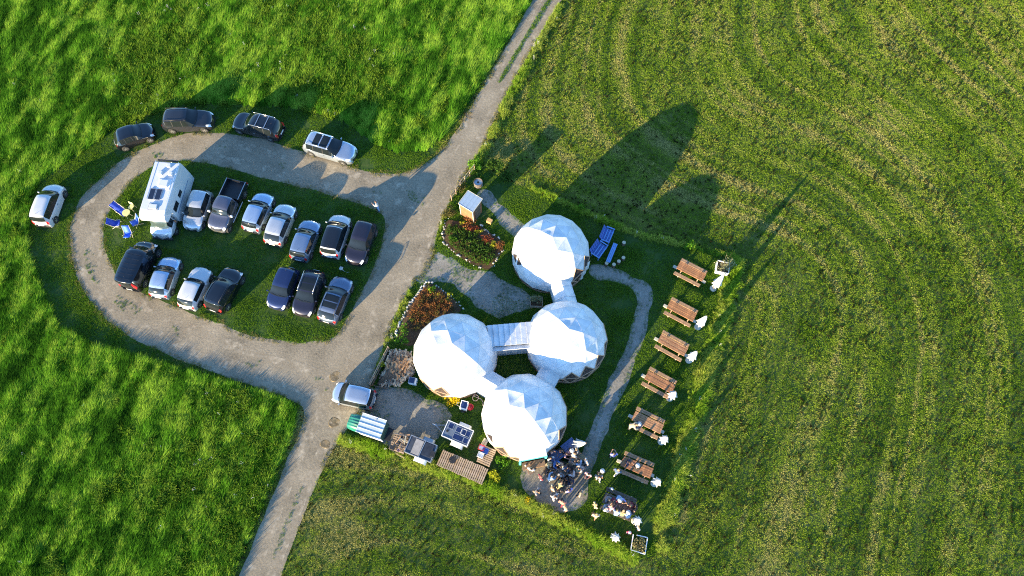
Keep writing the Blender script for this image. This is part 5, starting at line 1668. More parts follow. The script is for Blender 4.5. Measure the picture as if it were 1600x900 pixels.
# ------------------------------------------------------------------ people: one skinned body per pose, clothes grown from it
def skeleton(pose):
    """joint name -> (position, radius, parent); the figure faces +X"""
    J = {}
    def j(n, p, r, par): J[n] = (Vector(p), r, par)
    sit = pose in ('sit', 'sit_lean')
    z = -.45 if sit else 0.0
    lean = {'stand': 0, 'hold': .03, 'walk': .05, 'sit': .05, 'sit_lean': .22, 'raise': 0.0, 'bend': .28}[pose]
    j('pelvis', (0, 0, .96 + z), .13, None)
    j('waist', (lean * .3, 0, 1.12 + z), .115, 'pelvis')
    j('chest', (lean * .8, 0, 1.33 + z), .135, 'waist')
    j('neck', (lean * 1.1 + .0, 0, 1.49 + z - lean * .1), .055, 'chest')
    hx = lean * 1.35 + .02
    j('jaw', (hx + .01, 0, 1.555 + z - lean * .2), .07, 'neck')
    j('head', (hx + .01, 0, 1.63 + z - lean * .22), .095, 'jaw')
    j('crown', (hx - .01, 0, 1.70 + z - lean * .25), .075, 'head')
    for s, q in ((1, 'l'), (-1, 'r')):
        j('hip' + q, (0, s * .095, .90 + z), .10, 'pelvis')
        if sit:
            kn, an = (.43, s * .13, .50), (.40 + .04 * s, s * .12, .10)
            toe = (.58 + .04 * s, s * .14, .05)
        elif pose == 'walk':
            kn, an = (.12 * s + .04, s * .10, .51), (.22 * s - .02, s * .10, .10 + (.03 if s < 0 else 0))
            toe = (an[0] + .17, s * .12, .05)
        else:
            kn, an = (.02, s * .11, .51), (-.01, s * .12, .10)
            toe = (.16, s * .15, .05)
        j('knee' + q, kn, .062, 'hip' + q)
        j('ankle' + q, an, .045, 'knee' + q)
        j('toe' + q, toe, .038, 'ankle' + q)
        j('sho' + q, (lean * .9, s * .185, 1.40 + z - lean * .08), .062, 'chest')
        sx = lean * .9
        if pose == 'stand': el, wr = (sx - .03, s * .245, 1.13), (sx + .06, s * .25, .90)
        elif pose == 'walk': el, wr = (sx - .14 * s, s * .24, 1.14), (sx - .05 * s + .06, s * .25, .93)
        elif pose == 'hold': el, wr = (sx + .02, s * .25, 1.14), (sx + .26, s * .12, 1.18)
        elif pose == 'raise':
            el, wr = ((sx + .16, s * .25, 1.30), (sx + .30, s * .10, 1.52)) if s > 0 else ((sx - .02, s * .27, 1.14), (sx + .02, s * .33, .92))
        elif pose == 'bend': el, wr = (sx + .14, s * .24, 1.12), (sx + .33, s * .16, .98)
        else: el, wr = (sx + .12, s * .25, 1.16), (sx + .36, s * .14, 1.20)
        el = (el[0], el[1], el[2] + z); wr = (wr[0], wr[1], wr[2] + z)
        j('elb' + q, el, .045, 'sho' + q)
        j('wri' + q, wr, .032, 'elb' + q)
        d = (Vector(wr) - Vector(el)).normalized()
        side = Vector((0, 1, 0)) - d * d.y
        side.normalize()
        palm = Vector(wr) + d * .06
        j('palm' + q, palm, .030, 'wri' + q)
        nrm = d.cross(side)
        for k in range(4):
            o = (k - 1.5) * .021
            ln = (.060, .070, .066, .050)[k]
            a = palm + d * .035 + side * o
            j('fa%d%s' % (k, q), a, .0095, 'palm' + q)
            j('fb%d%s' % (k, q), a + d * ln * .6 + nrm * .006 * s, .009, 'fa%d%s' % (k, q))
            j('fc%d%s' % (k, q), a + d * ln + nrm * .022 * s, .007, 'fb%d%s' % (k, q))
        ta = palm - d * .01 - side * .034 * s + nrm * .0
        j('ta' + q, ta, .012, 'palm' + q)
        j('tb' + q, ta + d * .04 - side * .018 * s, .009, 'ta' + q)
    return J
def person_meshes(pose):
    J = skeleton(pose)
    names = list(J)
    ix = {n: i for i, n in enumerate(names)}
    me = bpy.data.meshes.new('sk')
    me.from_pydata([J[n][0] for n in names], [(ix[n], ix[J[n][2]]) for n in names if J[n][2]], [])
    o = bpy.data.objects.new('sk', me)
    COL.objects.link(o)
    md = o.modifiers.new('skin', 'SKIN')
    md.use_smooth_shade = True
    md.branch_smoothing = .3
    for i, n in enumerate(names):
        r = J[n][1]
        flat = {'chest': (1.25, .85), 'waist': (1.15, .85), 'pelvis': (1.15, .9)}.get(n, (1, 1))
        me.skin_vertices[0].data[i].radius = (r * flat[1], r * flat[0])
        me.skin_vertices[0].data[i].use_root = (n == 'pelvis')
    sb = o.modifiers.new('sub', 'SUBSURF'); sb.levels = 1; sb.render_levels = 1
    dg = bpy.context.evaluated_depsgraph_get()
    dg.update()
    ev = o.evaluated_get(dg)
    body = bpy.data.meshes.new_from_object(ev)
    bpy.data.objects.remove(o)
    n = len(body.vertices)
    co = np.zeros(n * 3); body.vertices.foreach_get('co', co); co = co.reshape(-1, 3)
    no = np.zeros(n * 3); body.vertices.foreach_get('normal', no); no = no.reshape(-1, 3)
    # nose: push a few face vertices forward
    hd = np.array(J['head'][0])
    fx = hd + np.array([.10, 0, -.015])
    w = np.exp(-((co - fx) ** 2).sum(1) / .0009)
    co[:, 0] += .022 * w
    body.vertices.foreach_set('co', co.ravel())
    # nearest bone of every vertex
    bones = [(m_, J[m_][2]) for m_ in names if J[m_][2]]
    best = np.full(n, 9.0); lab = np.zeros(n, int); par = np.zeros(n)
    for b, (m_, p_) in enumerate(bones):
        a = np.array(J[p_][0]); c = np.array(J[m_][0]); d = c - a
        t = np.clip(((co - a) @ d) / (d @ d), 0, 1)
        dist = np.linalg.norm(co - (a + t[:, None] * d), axis=1) - .6 * J[m_][1]
        k = dist < best
        best[k] = dist[k]; lab[k] = b; par[k] = t[k]
    bn = [b[0] for b in bones]
    def verts_of(test): return np.array([test(bn[l], t) for l, t in zip(lab, par)])
    shirt = verts_of(lambda b, t: b in ('waist', 'chest', 'shol', 'shor') or (b[:3] == 'elb' and t < .75) or (b == 'neck' and t < .35))
    sleeve = verts_of(lambda b, t: b in ('waist', 'chest', 'shol', 'shor') or b[:3] == 'elb' or (b[:3] == 'wri' and t < .9) or (b == 'neck' and t < .5))
    legs = verts_of(lambda b, t: b[:3] in ('hip', 'kne') or (b[:3] == 'ank' and t < .93) or (b == 'waist' and t < .25))
    shorts = verts_of(lambda b, t: b[:3] == 'hip' or (b[:3] == 'kne' and t < .8) or (b == 'waist' and t < .25))
    shoes = verts_of(lambda b, t: b[:3] == 'toe' or (b[:3] == 'ank' and t > .95))
    hair = verts_of(lambda b, t: b in ('head', 'crown')) & ((co[:, 2] > hd[2] + .045) | (co[:, 0] < hd[0] - .012)) & (co[:, 2] > hd[2] - .06)
    F = [tuple(p.vertices) for p in body.polygons]
    def garment(mask, off, nm):
        fs = [f for f in F if sum(mask[v] for v in f) >= max(2, len(f) - 1)]
        used = sorted({v for f in fs for v in f}); mp = {v: i for i, v in enumerate(used)}
        m = MB(); m.add([tuple(co[v] + no[v] * off) for v in used], [tuple(mp[v] for v in f) for f in fs])
        return m.mesh(nm, True)
    return dict(body=body, tee=garment(shirt, .02, 'shirt'), long=garment(sleeve, .024, 'shirt'), trousers=garment(legs, .016, 'trousers'), shorts=garment(shorts, .022, 'shorts'), shoe_l=garment(shoes & (co[:, 1] > 0), .012, 'shoe'), shoe_r=garment(shoes & (co[:, 1] <= 0), .012, 'shoe'), hair=garment(hair, .022, 'hair'))
POSES = {p: person_meshes(p) for p in ('stand', 'hold', 'walk', 'sit', 'sit_lean', 'raise', 'bend')}
SKIN = [mat('skin light', (.36, .21, .15), .5, var=.08), mat('skin tan', (.28, .15, .09), .5, var=.08)]
HAIRS = {'dark': mat('dark hair', (.02, .014, .01), .5, var=.3), 'brown': mat('brown hair', (.08, .045, .025), .5, var=.3), 'fair': mat('fair hair', (.34, .24, .12), .55, var=.2), 'grey': mat('grey hair', (.35, .34, .33), .6, var=.2), 'red': mat('auburn hair', (.14, .03, .025), .5, var=.2)}
CLOTH = {'white': (.50, .50, .50), 'cream': (.40, .34, .24), 'black': (.018, .018, .02), 'navy': (.02, .03, .08), 'blue': (.04, .12, .36), 'lightblue': (.28, .42, .62), 'lilac': (.32, .28, .62), 'pink': (.60, .30, .30), 'salmon': (.55, .22, .16), 'hotpink': (.62, .04, .18), 'grey': (.22, .22, .24), 'lightgrey': (.45, .45, .46), 'beige': (.45, .34, .22), 'denim': (.07, .11, .20), 'khaki': (.26, .24, .12), 'burgundy': (.16, .02, .04), 'brown': (.14, .08, .05), 'tan': (.42, .28, .17)}
def cloth(c): return mat('cloth ' + c, CLOTH[c], .85, var=.12, scale=7, bump=.15)
_hat = MB().lathe([(.165, 0), (.17, .012), (.125, .03), (.118, .10), (.09, .125), (.01, .13)], 18).mesh('hat', True)
def person(label, px, py, face, top, bottom, pose='stand', hair='dark', h=1.0, hat=None, sleeve='tee', z=0.0, leg='trousers', long_hair=False):
    c = G(px, py, z + .1)
    K = POSES[pose]
    t = thing('person', label, 'person', (c.x, c.y, z), R(face), 'visitors round the domes')
    t.scale = (h, h, h)
    sk = SKIN[int(px * 3 + py) % 2]
    link('body', K['body'], sk, t)
    link('shirt', K[sleeve], cloth(top), t)
    link(leg, K[leg], cloth(bottom), t)
    for q in ('shoe_l', 'shoe_r'):
        link('shoe', K[q], cloth('black' if int(px) % 3 else 'white'), t)
    link('hair', K['hair'], HAIRS[hair], t)
    if hat:
        J = skeleton(pose)
        p = J['head'][0]
        o = link('hat', _hat, cloth(hat), t)
        o.location = (p.x, p.y, p.z + .045)
    return t
P = person
P('person in white shirt standing alone on the gravel right of the parked cars', 592, 328, 200, 'white', 'lightblue', 'raise', 'dark', sleeve='long')
P('dark-haired person in white with folded arms below the turquoise doorway', 829.5, 735, 250, 'white', 'white', 'hold', 'dark')
P('auburn-haired person in burgundy top and white trousers at the terrace left', 844, 748, 30, 'burgundy', 'white', 'stand', 'red')
P('broad person in light blue shirt seated at the left end of the long table', 857, 750, 40, 'lightblue', 'lightblue', 'sit_lean', 'dark', 1.05, sleeve='long')
P('person in blue jacket beside the blue table near the doorway', 866, 722, 300, 'blue', 'navy', 'sit_lean', 'dark', 1.05, sleeve='long')
P('dark-haired person in cream top right of the blue jacket', 877, 725, 240, 'cream', 'brown', 'sit_lean', 'dark')
P('person in pale pink top at the corner of the dark blue table', 883, 711, 320, 'pink', 'black', 'sit', 'brown')
P('person in white sunhat at the dark blue table', 893.5, 706, 210, 'black', 'navy', 'sit', 'dark', hat='white')
P('person in white shirt right of the sunhat wearer', 900.5, 705, 200, 'white', 'denim', 'sit', 'fair')
P('person in black top with white shawl at the slatted table', 892, 713.5, 20, 'lightgrey', 'black', 'sit_lean', 'dark')
P('person in white and navy close to the right of the doorway', 859, 717, 300, 'white', 'navy', 'sit', 'brown')
P('person with bare arms in cream beside the doorway crowd edge', 853.5, 726, 330, 'cream', 'black', 'sit_lean', 'fair')
P('person in tan shirt at the right of the crowd', 898.5, 724, 150, 'tan', 'white', 'sit', 'brown')
P('person in light blue dress right of the tan shirt', 905.5, 729, 120, 'lightblue', 'lightblue', 'sit_lean', 'fair')
P('person in navy with pale scarf at the crowd edge next to the path', 914, 724, 200, 'white', 'navy', 'stand', 'grey')
P('dark-haired person in white shirt at the lower side of the long table', 895.5, 745, 130, 'white', 'black', 'sit_lean', 'dark')
P('bare-shouldered person in peach top standing on the lower path', 917, 743, 240, 'pink', 'tan', 'hold', 'dark')
P('person in dark clothes and white cap on the grass edge of the path', 937.5, 740, 100, 'black', 'grey', 'stand', 'dark', hat='white')
P('person in grey walking just below the white cap', 933.5, 747, 280, 'grey', 'lightgrey', 'walk', 'brown')
P('person in grey lilac seated at the middle of the long table', 877, 740, 250, 'grey', 'black', 'sit_lean', 'grey')
P('person all in black below the long table', 883, 752, 60, 'black', 'black', 'sit', 'dark')
P('person in dark jacket with pale legs at the terrace left edge', 838, 769, 320, 'grey', 'tan', 'walk', 'dark')
P('dark-haired person with bare tan arms below the long table', 862, 765, 20, 'cream', 'brown', 'hold', 'dark')
P('person in white dress walking at the terrace centre', 865.5, 777, 310, 'white', 'white', 'walk', 'brown', sleeve='long')
P('person in lilac shirt standing at the terrace centre right', 888, 769, 120, 'lilac', 'navy', 'hold', 'dark')
P('person in salmon top at the lower rim of the terrace', 877, 787, 60, 'salmon', 'burgundy', 'walk', 'dark')
P('person with fair hair and pale trousers lowest on the terrace', 882, 794, 200, 'tan', 'white', 'stand', 'fair')
P('person in cream shirt on the right half of the terrace', 905, 773, 150, 'cream', 'cream', 'stand', 'fair')
P('person in khaki bending over the lower end of the long table', 870, 763, 45, 'khaki', 'brown', 'bend', 'brown')
P('person in beige standing on the grass left of the crowded picnic table', 928, 791, 20, 'beige', 'beige', 'stand', 'fair')
P('person in cream top and tan shorts below the beige figure', 928, 807, 70, 'cream', 'tan', 'walk', 'fair', leg='shorts')
P('person in grey with bare arm at the upper left of the crowded picnic table', 945.5, 777, 300, 'grey', 'black', 'sit_lean', 'fair')
P('small child with white cap above the crowded picnic table', 953.5, 765, 250, 'white', 'navy', 'stand', 'dark', .62, hat='white')
P('person in white cap and blue at the top of the crowded picnic table', 965, 776, 270, 'lightblue', 'navy', 'sit_lean', 'grey', hat='white')
P('person in lilac leaning over the crowded picnic table', 971, 780, 260, 'lilac', 'denim', 'sit_lean', 'brown')
P('person in light grey coat at the left end of the crowded picnic table', 942.5, 796, 20, 'lightgrey', 'white', 'sit', 'grey', sleeve='long')
P('person in pink checks beside the light grey coat', 950.5, 797, 60, 'pink', 'denim', 'sit_lean', 'brown')
P('person in light blue shirt, lower bench of the crowded picnic table', 961, 805, 75, 'lightblue', 'denim', 'sit_lean', 'dark')
P('person in khaki on the lower bench between two light blue shirts', 970.5, 806, 80, 'khaki', 'denim', 'sit_lean', 'fair')
P('person in white sunhat at the right end of the lower bench', 980, 809, 100, 'lightblue', 'navy', 'sit_lean', 'brown', hat='white')
P('person with bare arms at the upper right of the crowded picnic table', 985, 786, 240, 'burgundy', 'black', 'sit_lean', 'fair')
P('person in dark top with pale arm at the right end of the crowded picnic table', 992, 792, 190, 'brown', 'black', 'sit', 'dark')
P('child in hot pink with white hat near the lowest parasol', 981, 832, 250, 'hotpink', 'hotpink', 'stand', 'dark', .62, hat='white')
P('child in light grey near the white square frame', 995, 825, 200, 'lightgrey', 'denim', 'stand', 'fair', .7, sleeve='long')
P('person in cream seated outside the left end of the fifth picnic table', 982.5, 668, 350, 'cream', 'cream', 'bend', 'fair', sleeve='long')
P('person in navy and white hat at the left end of the fifth picnic table', 993, 667, 20, 'navy', 'white', 'sit', 'dark', hat='white')
P('person in lilac and white alone on the grass left of the half-shaded table', 956, 714, 90, 'lilac', 'white', 'hold', 'dark')
P('person in white sunhat sitting at the lower bench of the half-shaded table', 992, 737, 80, 'black', 'navy', 'sit_lean', 'dark', hat='white')
P('dark-clad person at the left end of the half-shaded table', 978, 724, 330, 'navy', 'black', 'sit', 'dark')
P('person in dark top walking with light trousers below the half-shaded table', 961, 739, 45, 'denim', 'lightgrey', 'walk', 'fair')
for i, (lab, px, py, face, a, b_, pz, hr) in enumerate((
        ('person in black jacket between the two blue tables', 878, 703, 240, 'black', 'black', 'sit_lean', 'dark'),
        ('person in navy jumper just right of the turquoise doorway', 861, 709, 290, 'navy', 'black', 'stand', 'dark'),
        ('person in dark denim squeezed in above the long table', 884, 731, 250, 'denim', 'black', 'sit_lean', 'brown'),
        ('person in black cardigan at the right end of the long table', 893, 734, 180, 'black', 'denim', 'sit_lean', 'dark'),
        ('person in brown coat behind the light blue shirt on the terrace', 851, 738, 10, 'brown', 'black', 'sit', 'dark'),
        ('person in dark grey bending below the slatted table', 910, 733, 200, 'grey', 'black', 'bend', 'dark'),
        ('person in navy at the low bench on the terrace', 892, 757, 120, 'navy', 'denim', 'sit', 'brown'),
        ('person in black with dark hair near the terrace centre', 875, 770, 90, 'black', 'denim', 'stand', 'dark'),
        ('person in burgundy at the upper bench of the crowded picnic table', 957, 779, 265, 'burgundy', 'black', 'sit_lean', 'dark'),
        ('person in brown leaning on the crowded picnic table from above', 979, 783, 255, 'brown', 'navy', 'sit_lean', 'brown'),
        ('person in black standing right behind the crowded picnic table', 987, 800, 150, 'black', 'black', 'stand', 'dark'),
        ('person in tan jacket at the left corner of the crowded picnic table', 949, 786, 340, 'tan', 'denim', 'sit_lean', 'dark'))):
    P(lab, px, py, face, a, b_, pz, hr)
# ------------------------------------------------------------------ grass, hedge and field growth (uncountable: one object for each area)
def blade_clump(n, length, width, spread, lean, rd, seg=3, curl=.5, up=.9):
    V, F = [], []
    for _ in range(n):
        a = rd.uniform(0, 6.283)
        r = spread * math.sqrt(rd.random())
        bx, by = r * math.cos(a), r * math.sin(a)
        L = length * rd.uniform(.55, 1.15)
        hd = rd.gauss(0, .34) if lean > 0 else rd.uniform(0, 6.283)
        ti = max(.02, rd.gauss(lean if lean > 0 else .35, .18))
        side = Vector((-math.sin(hd), math.cos(hd), 0))
        tw = rd.uniform(-1, 1)
        sv = (side * math.cos(tw) + Vector((math.cos(hd), math.sin(hd), 0)) * math.sin(tw))
        p = Vector((bx, by, -.02))
        k0 = len(V)
        for i in range(seg + 1):
            u = i / seg
            w = width * (1 - u) ** .6 * .5 + .002
            if i < seg:
                V += [p - sv * w, p + sv * w]
            else:
                V.append(p)
            th = ti + curl * u
            p = p + Vector((math.sin(th) * math.cos(hd), math.sin(th) * math.sin(hd), math.cos(th))) * (L / seg)
        for i in range(seg - 1):
            F.append((k0 + 2 * i, k0 + 2 * i + 1, k0 + 2 * i + 3, k0 + 2 * i + 2))
        F.append((k0 + 2 * seg - 2, k0 + 2 * seg - 1, k0 + 2 * seg))
    m = MB(); m.v = V; m.f = F
    return m
def grass_material(name, cols, scale=.25, trans=.35, fine=1.6):
    m = bpy.data.materials.new(name); m.use_nodes = True
    nt = m.node_tree; N, L = nt.nodes, nt.links
    N.remove(N['Principled BSDF'])
    out = N['Material Output']
    geo = N.new('ShaderNodeNewGeometry'); oi = N.new('ShaderNodeObjectInfo')
    n1 = N.new('ShaderNodeTexNoise'); n1.inputs['Scale'].default_value = scale; n1.inputs['Detail'].default_value = 3
    n2 = N.new('ShaderNodeTexNoise'); n2.inputs['Scale'].default_value = fine; n2.inputs['Detail'].default_value = 2
    L.new(geo.outputs['Position'], n1.inputs[0]); L.new(geo.outputs['Position'], n2.inputs[0])
    def mth(op, a, b):
        n = N.new('ShaderNodeMath'); n.operation = op
        for i, q in enumerate((a, b)):
            if isinstance(q, float): n.inputs[i].default_value = q
            else: L.new(q, n.inputs[i])
        return n.outputs[0]
    at = N.new('ShaderNodeAttribute'); at.attribute_type = 'INSTANCER'; at.attribute_name = 'tone'
    f = mth('ADD', mth('MULTIPLY', n1.outputs['Fac'], .22), mth('ADD', mth('MULTIPLY', n2.outputs['Fac'], .13), mth('ADD', mth('MULTIPLY', oi.outputs['Random'], .09), mth('ADD', mth('MULTIPLY', geo.outputs['Random Per Island'], .11), mth('MULTIPLY', at.outputs['Fac'], .45)))))
    rp = N.new('ShaderNodeValToRGB'); el = rp.color_ramp.elements
    pos = [.30 + .40 * i / (len(cols) - 1) for i in range(len(cols))]
    el[0].position, el[1].position = pos[0], pos[-1]
    el[0].color, el[1].color = (*cols[0], 1), (*cols[-1], 1)
    for p, c in zip(pos[1:-1], cols[1:-1]):
        e = el.new(p); e.color = (*c, 1)
    L.new(f, rp.inputs[0])
    d = N.new('ShaderNodeBsdfDiffuse'); tr = N.new('ShaderNodeBsdfTranslucent'); mx = N.new('ShaderNodeMixShader')
    mx.inputs[0].default_value = trans
    L.new(rp.outputs[0], d.inputs[0]); L.new(rp.outputs[0], tr.inputs[0])
    L.new(d.outputs[0], mx.inputs[1]); L.new(tr.outputs[0], mx.inputs[2]); L.new(mx.outputs[0], out.inputs[0])
    return m
def proto_collection(name, meshes, m):
    c = bpy.data.collections.new(name)
    for i, mb in enumerate(meshes):
        me = mb.mesh(name)
        me.materials.append(m)
        c.objects.link(bpy.data.objects.new('%s_%02d' % (name.replace(' ', '_'), i), me))
    return c
def scatter(name, label, cat, X, Y, Z, rz, tilt, sc, pid, coll, tone=None):
    n = len(X)
    me = bpy.data.meshes.new(name)
    me.vertices.add(n)
    me.vertices.foreach_set('co', np.stack([X, Y, Z], 1).astype(np.float32).ravel())
    for nm, ty, arr in (('rot', 'FLOAT_VECTOR', np.stack([tilt[0], tilt[1], rz], 1)), ('scl', 'FLOAT_VECTOR', sc), ('pid', 'INT', pid), ('tone', 'FLOAT', np.full(n, .5) if tone is None else tone)):
        a = me.attributes.new(nm, ty, 'POINT')
        a.data.foreach_set('vector' if ty == 'FLOAT_VECTOR' else 'value', np.ascontiguousarray(arr, dtype=np.float32 if ty != 'INT' else np.int32).ravel())
    o = link(name, me)
    tag(o, label, cat, kind='stuff')
    ng = bpy.data.node_groups.new(name, 'GeometryNodeTree')
    ng.interface.new_socket('Geometry', in_out='INPUT', socket_type='NodeSocketGeometry')
    ng.interface.new_socket('Geometry', in_out='OUTPUT', socket_type='NodeSocketGeometry')
    N, L = ng.nodes, ng.links
    gi, go = N.new('NodeGroupInput'), N.new('NodeGroupOutput')
    m2p = N.new('GeometryNodeMeshToPoints')
    L.new(gi.outputs[0], m2p.inputs[0])
    ci = N.new('GeometryNodeCollectionInfo')
    ci.inputs['Collection'].default_value = coll
    ci.inputs['Separate Children'].default_value = True
    ci.inputs['Reset Children'].default_value = True
    ip = N.new('GeometryNodeInstanceOnPoints')
    ip.inputs['Pick Instance'].default_value = True
    L.new(m2p.outputs[0], ip.inputs['Points']); L.new(ci.outputs[0], ip.inputs['Instance'])
    def attr(nm, ty):
        a = N.new('GeometryNodeInputNamedAttribute'); a.data_type = ty; a.inputs['Name'].default_value = nm
        return a.outputs['Attribute']
    L.new(attr('pid', 'INT'), ip.inputs['Instance Index'])
    e2r = N.new('FunctionNodeEulerToRotation')
    L.new(attr('rot', 'FLOAT_VECTOR'), e2r.inputs[0]); L.new(e2r.outputs[0], ip.inputs['Rotation'])
    L.new(attr('scl', 'FLOAT_VECTOR'), ip.inputs['Scale'])
    L.new(ip.outputs[0], go.inputs[0])
    md = o.modifiers.new('growth', 'NODES'); md.node_group = ng
    return o
def points(x0, x1, y0, y1, dens):
    """jittered grid"""
    s = 1 / math.sqrt(dens)
    gx, gy = np.meshgrid(np.arange(x0, x1, s), np.arange(y0, y1, s))
    return gx.ravel() + rng.uniform(-.6, .6, gx.size) * s, gy.ravel() + rng.uniform(-.6, .6, gx.size) * s
def in_view(X, Y, pad=5.0):
    d = Y * _s + CAM_H * _c
    px = FPX * X / d; py = FPX * (Y * _c - CAM_H * _s) / d
    k = FPX / d * pad
    return (np.abs(px) < 800 + k) & (np.abs(py) < 450 + k)
P_BEDS = [GP(UP_OUT), GP(LO_OUT), GP([(609, 550), (643, 549), (648, 585), (624, 603), (588, 602), (602, 577)])]
DOMES = [(cA, 3.1), (cB, 3.15), (cC, 3.1), (cD, 3.1)]
CARS = [o for o in bpy.data.objects if o.get('category') in ('car', 'van', 'pickup', 'camper', 'trailer', 'deck', 'hut')]
def car_mask(X, Y):
    """under parked vehicles and decks nothing tall can stand"""
    k = np.zeros(X.shape, bool)
    for o in CARS:
        a = o.rotation_euler[2]; dx = X - o.location.x; dy = Y - o.location.y
        u = dx * math.cos(a) + dy * math.sin(a); v = -dx * math.sin(a) + dy * math.cos(a)
        if o['category'] == 'camper': u = u - 3.2; l, w = 3.5, 1.05
        elif o['category'] in ('car', 'van', 'pickup'): l, w = 2.2, .9
        elif o['category'] == 'hut': l, w = .7, .6
        else: l, w = 1.1, .8
        k |= (np.abs(u) < l) & (np.abs(v) < w)
    return k
def masks(X, Y):
    M = {}
    M['road'] = inside(P_ROAD, X, Y) & ~inside(P_ISLAND, X, Y)
    M['island'] = inside(P_ISLAND, X, Y)
    M['meadow'] = inside(P_MEADOW, X, Y)
    M['verge'] = inside(P_OUT, X, Y) & ~inside(P_ROAD, X, Y) & ~M['meadow']
    M['comp'] = inside(P_COMP, X, Y)
    g = inside(P_YS, X, Y) | inside(P_YN, X, Y) | inside(P_PN, X, Y) | inside(P_PE, X, Y)
    for b in P_BEDS: g |= inside(b, X, Y)
    for c, r in DOMES: g |= (X - c.x) ** 2 + (Y - c.y) ** 2 < r * r
    M['gravel'] = g
    return M
def fbm(X, Y, s):
    return .6 * vnoise(X, Y, s) + .28 * vnoise(X * 2.1, Y * 2.1, s + 1) + .12 * vnoise(X * 4.3, Y * 4.3, s + 2)
WIND = R(74)
rp_ = random.Random(77)
# ---- tall uncut meadow: leaning swathes of long grass
C_MEADOW = [(.026, .09, .008), (.062, .19, .012), (.13, .32, .022), (.28, .45, .045)]
M_G_TALL = grass_material('tall meadow grass', C_MEADOW, .22, .35, 1.3)
M_G_WEED = grass_material('rough meadow herbs', [(.06, .12, .01), (.11, .21, .015), (.18, .28, .03), (.27, .28, .06)], .4, .3, 2.0)
M_G_LAWN = grass_material('lawn grass', [(.05, .11, .008), (.09, .19, .013), (.15, .27, .024), (.24, .29, .06)], .5, .3, 2.5)
M_G_FIELD = grass_material('mown field grass', [(.095, .18, .011), (.185, .30, .02), (.28, .365, .04), (.42, .39, .13)], .16, .25, 2.2)
M_G_EDGE = grass_material('bright verge grass', [(.06, .14, .008), (.13, .27, .014), (.24, .39, .03), (.36, .42, .07)], .5, .35, 2.0)
M_FLECK = grass_material('dark clods', [(.012, .013, .006), (.022, .024, .01), (.04, .035, .018)], .6, .05, 3.0)  # near-black leafy clumps dotted at random over the field
M_PETAL = leaf_material('white petals', (.7, .7, .66), .1)
PC_TALL = proto_collection('tall grass', [blade_clump(30, 1.0, .021, .17, .80, rp_, 4, .62) for _ in range(5)] , M_G_TALL)
PC_WEED = proto_collection('rough herbs', [blade_clump(38, .55, .045, .28, 0, rp_, 3, .6) for _ in range(4)], M_G_WEED)
PC_LAWN = proto_collection('lawn tuft', [blade_clump(26, .13, .022, .17, 0, rp_, 2, .6) for _ in range(4)], M_G_LAWN)
PC_FIELD = proto_collection('stubble tuft', [blade_clump(24, .15, .026, .19, 0, rp_, 2, .7) for _ in range(4)], M_G_FIELD)
PC_STRAW = proto_collection('straw tuft', [blade_clump(26, .13, .022, .17, 0, rp_, 2, .6) for _ in range(4)], grass_material('dry fringe grass', [(.10, .14, .02), (.20, .22, .05), (.34, .29, .12), (.40, .33, .16)], .5, .25, 2.5))
PC_EDGE = proto_collection('verge tuft', [blade_clump(34, .62, .028, .16, 0, rp_, 3, .8) for _ in range(4)], M_G_EDGE)
PC_FLECK = proto_collection('clod', [leaf_blob(34, .16, .15, .16, .05, rp_) for _ in range(4)], M_FLECK)
def flower_head(rd):
    m = MB()
    for _ in range(5):
        x, y, z = rd.uniform(-.15, .15), rd.uniform(-.15, .15), rd.uniform(.6, .95)
        m.tube((x * .5, y * .5, 0), (x, y, z), .006, .004, 3, False)
        m.lathe([(.0, z - .01), (.028, z), (.024, z + .015), (.005, z + .02)], 5, (x, y, 0))
    return m
PC_FLOW = proto_collection('white umbel', [flower_head(rp_) for _ in range(3)], M_PETAL)

def go(name, label, cat, X, Y, coll, npro, s, rz=None, rzj=3.14, sz=None, tiltj=.1, z=0.0, tone=None):
    n = len(X)
    rz_ = (rz if rz is not None else 0.0) + rng.uniform(-rzj, rzj, n)
    sc = np.stack([s, s, s if sz is None else sz], 1)
    return scatter(name, label, cat, X, Y, np.full(n, z), rz_, (rng.normal(0, tiltj, n), rng.normal(0, tiltj, n)), sc, rng.integers(0, npro, n), coll, tone)

X, Y = points(-58, 8, -5, 56, 30.0)
k = in_view(X, Y); X, Y = X[k], Y[k]
M = masks(X, Y)
k = M['meadow'] & ~M['road'] & ~car_mask(X, Y); X, Y = X[k], Y[k]
# swathe pattern: long soft ridges along the wind
wa = WIND + .5 * (fbm(X * .05, Y * .05, 40) - .5)
u = X * np.cos(WIND) + Y * np.sin(WIND); v = -X * np.sin(WIND) + Y * np.cos(WIND)
v = v + 1.2 * (fbm(X * .12, Y * .12, 45) - .5)
h = .42 * vnoise(u / 2.0, v / .9, 51) + .36 * vnoise(u / .95, v / .38, 52) + .30 * fbm(X * .16, Y * .16, 53)
rough = fbm(X * .09 + 3, Y * .09, 60)
cx = G(560, 100); rough = rough + .32 * np.exp(-(((X - cx.x) / 9) ** 2 + ((Y - cx.y) / 7) ** 2))
cx = G(360, 720); rough = rough + .22 * np.exp(-(((X - cx.x) / 6) ** 2 + ((Y - cx.y) / 8) ** 2))
weed = (rough + rng.normal(0, .16, len(X)) > .84) | (h < .27)
tn = np.clip(.55 + 1.6 * (vnoise(u / 1.5 + 9, v / .42, 57) - .5) + .5 * (fbm(X * .08, Y * .08, 58) - .5), 0, 1)
kt = ~weed & (h > .27)
go('tall_meadow_grass', 'tall bright uncut meadow grass leaning in the wind', 'meadow grass', X[kt], Y[kt], PC_TALL, 5, .58 + .75 * np.clip(h[kt] - .30, -.1, .8), wa[kt], .22, sz=.55 + .72 * np.clip(h[kt] - .30, -.1, .8), tone=tn[kt])
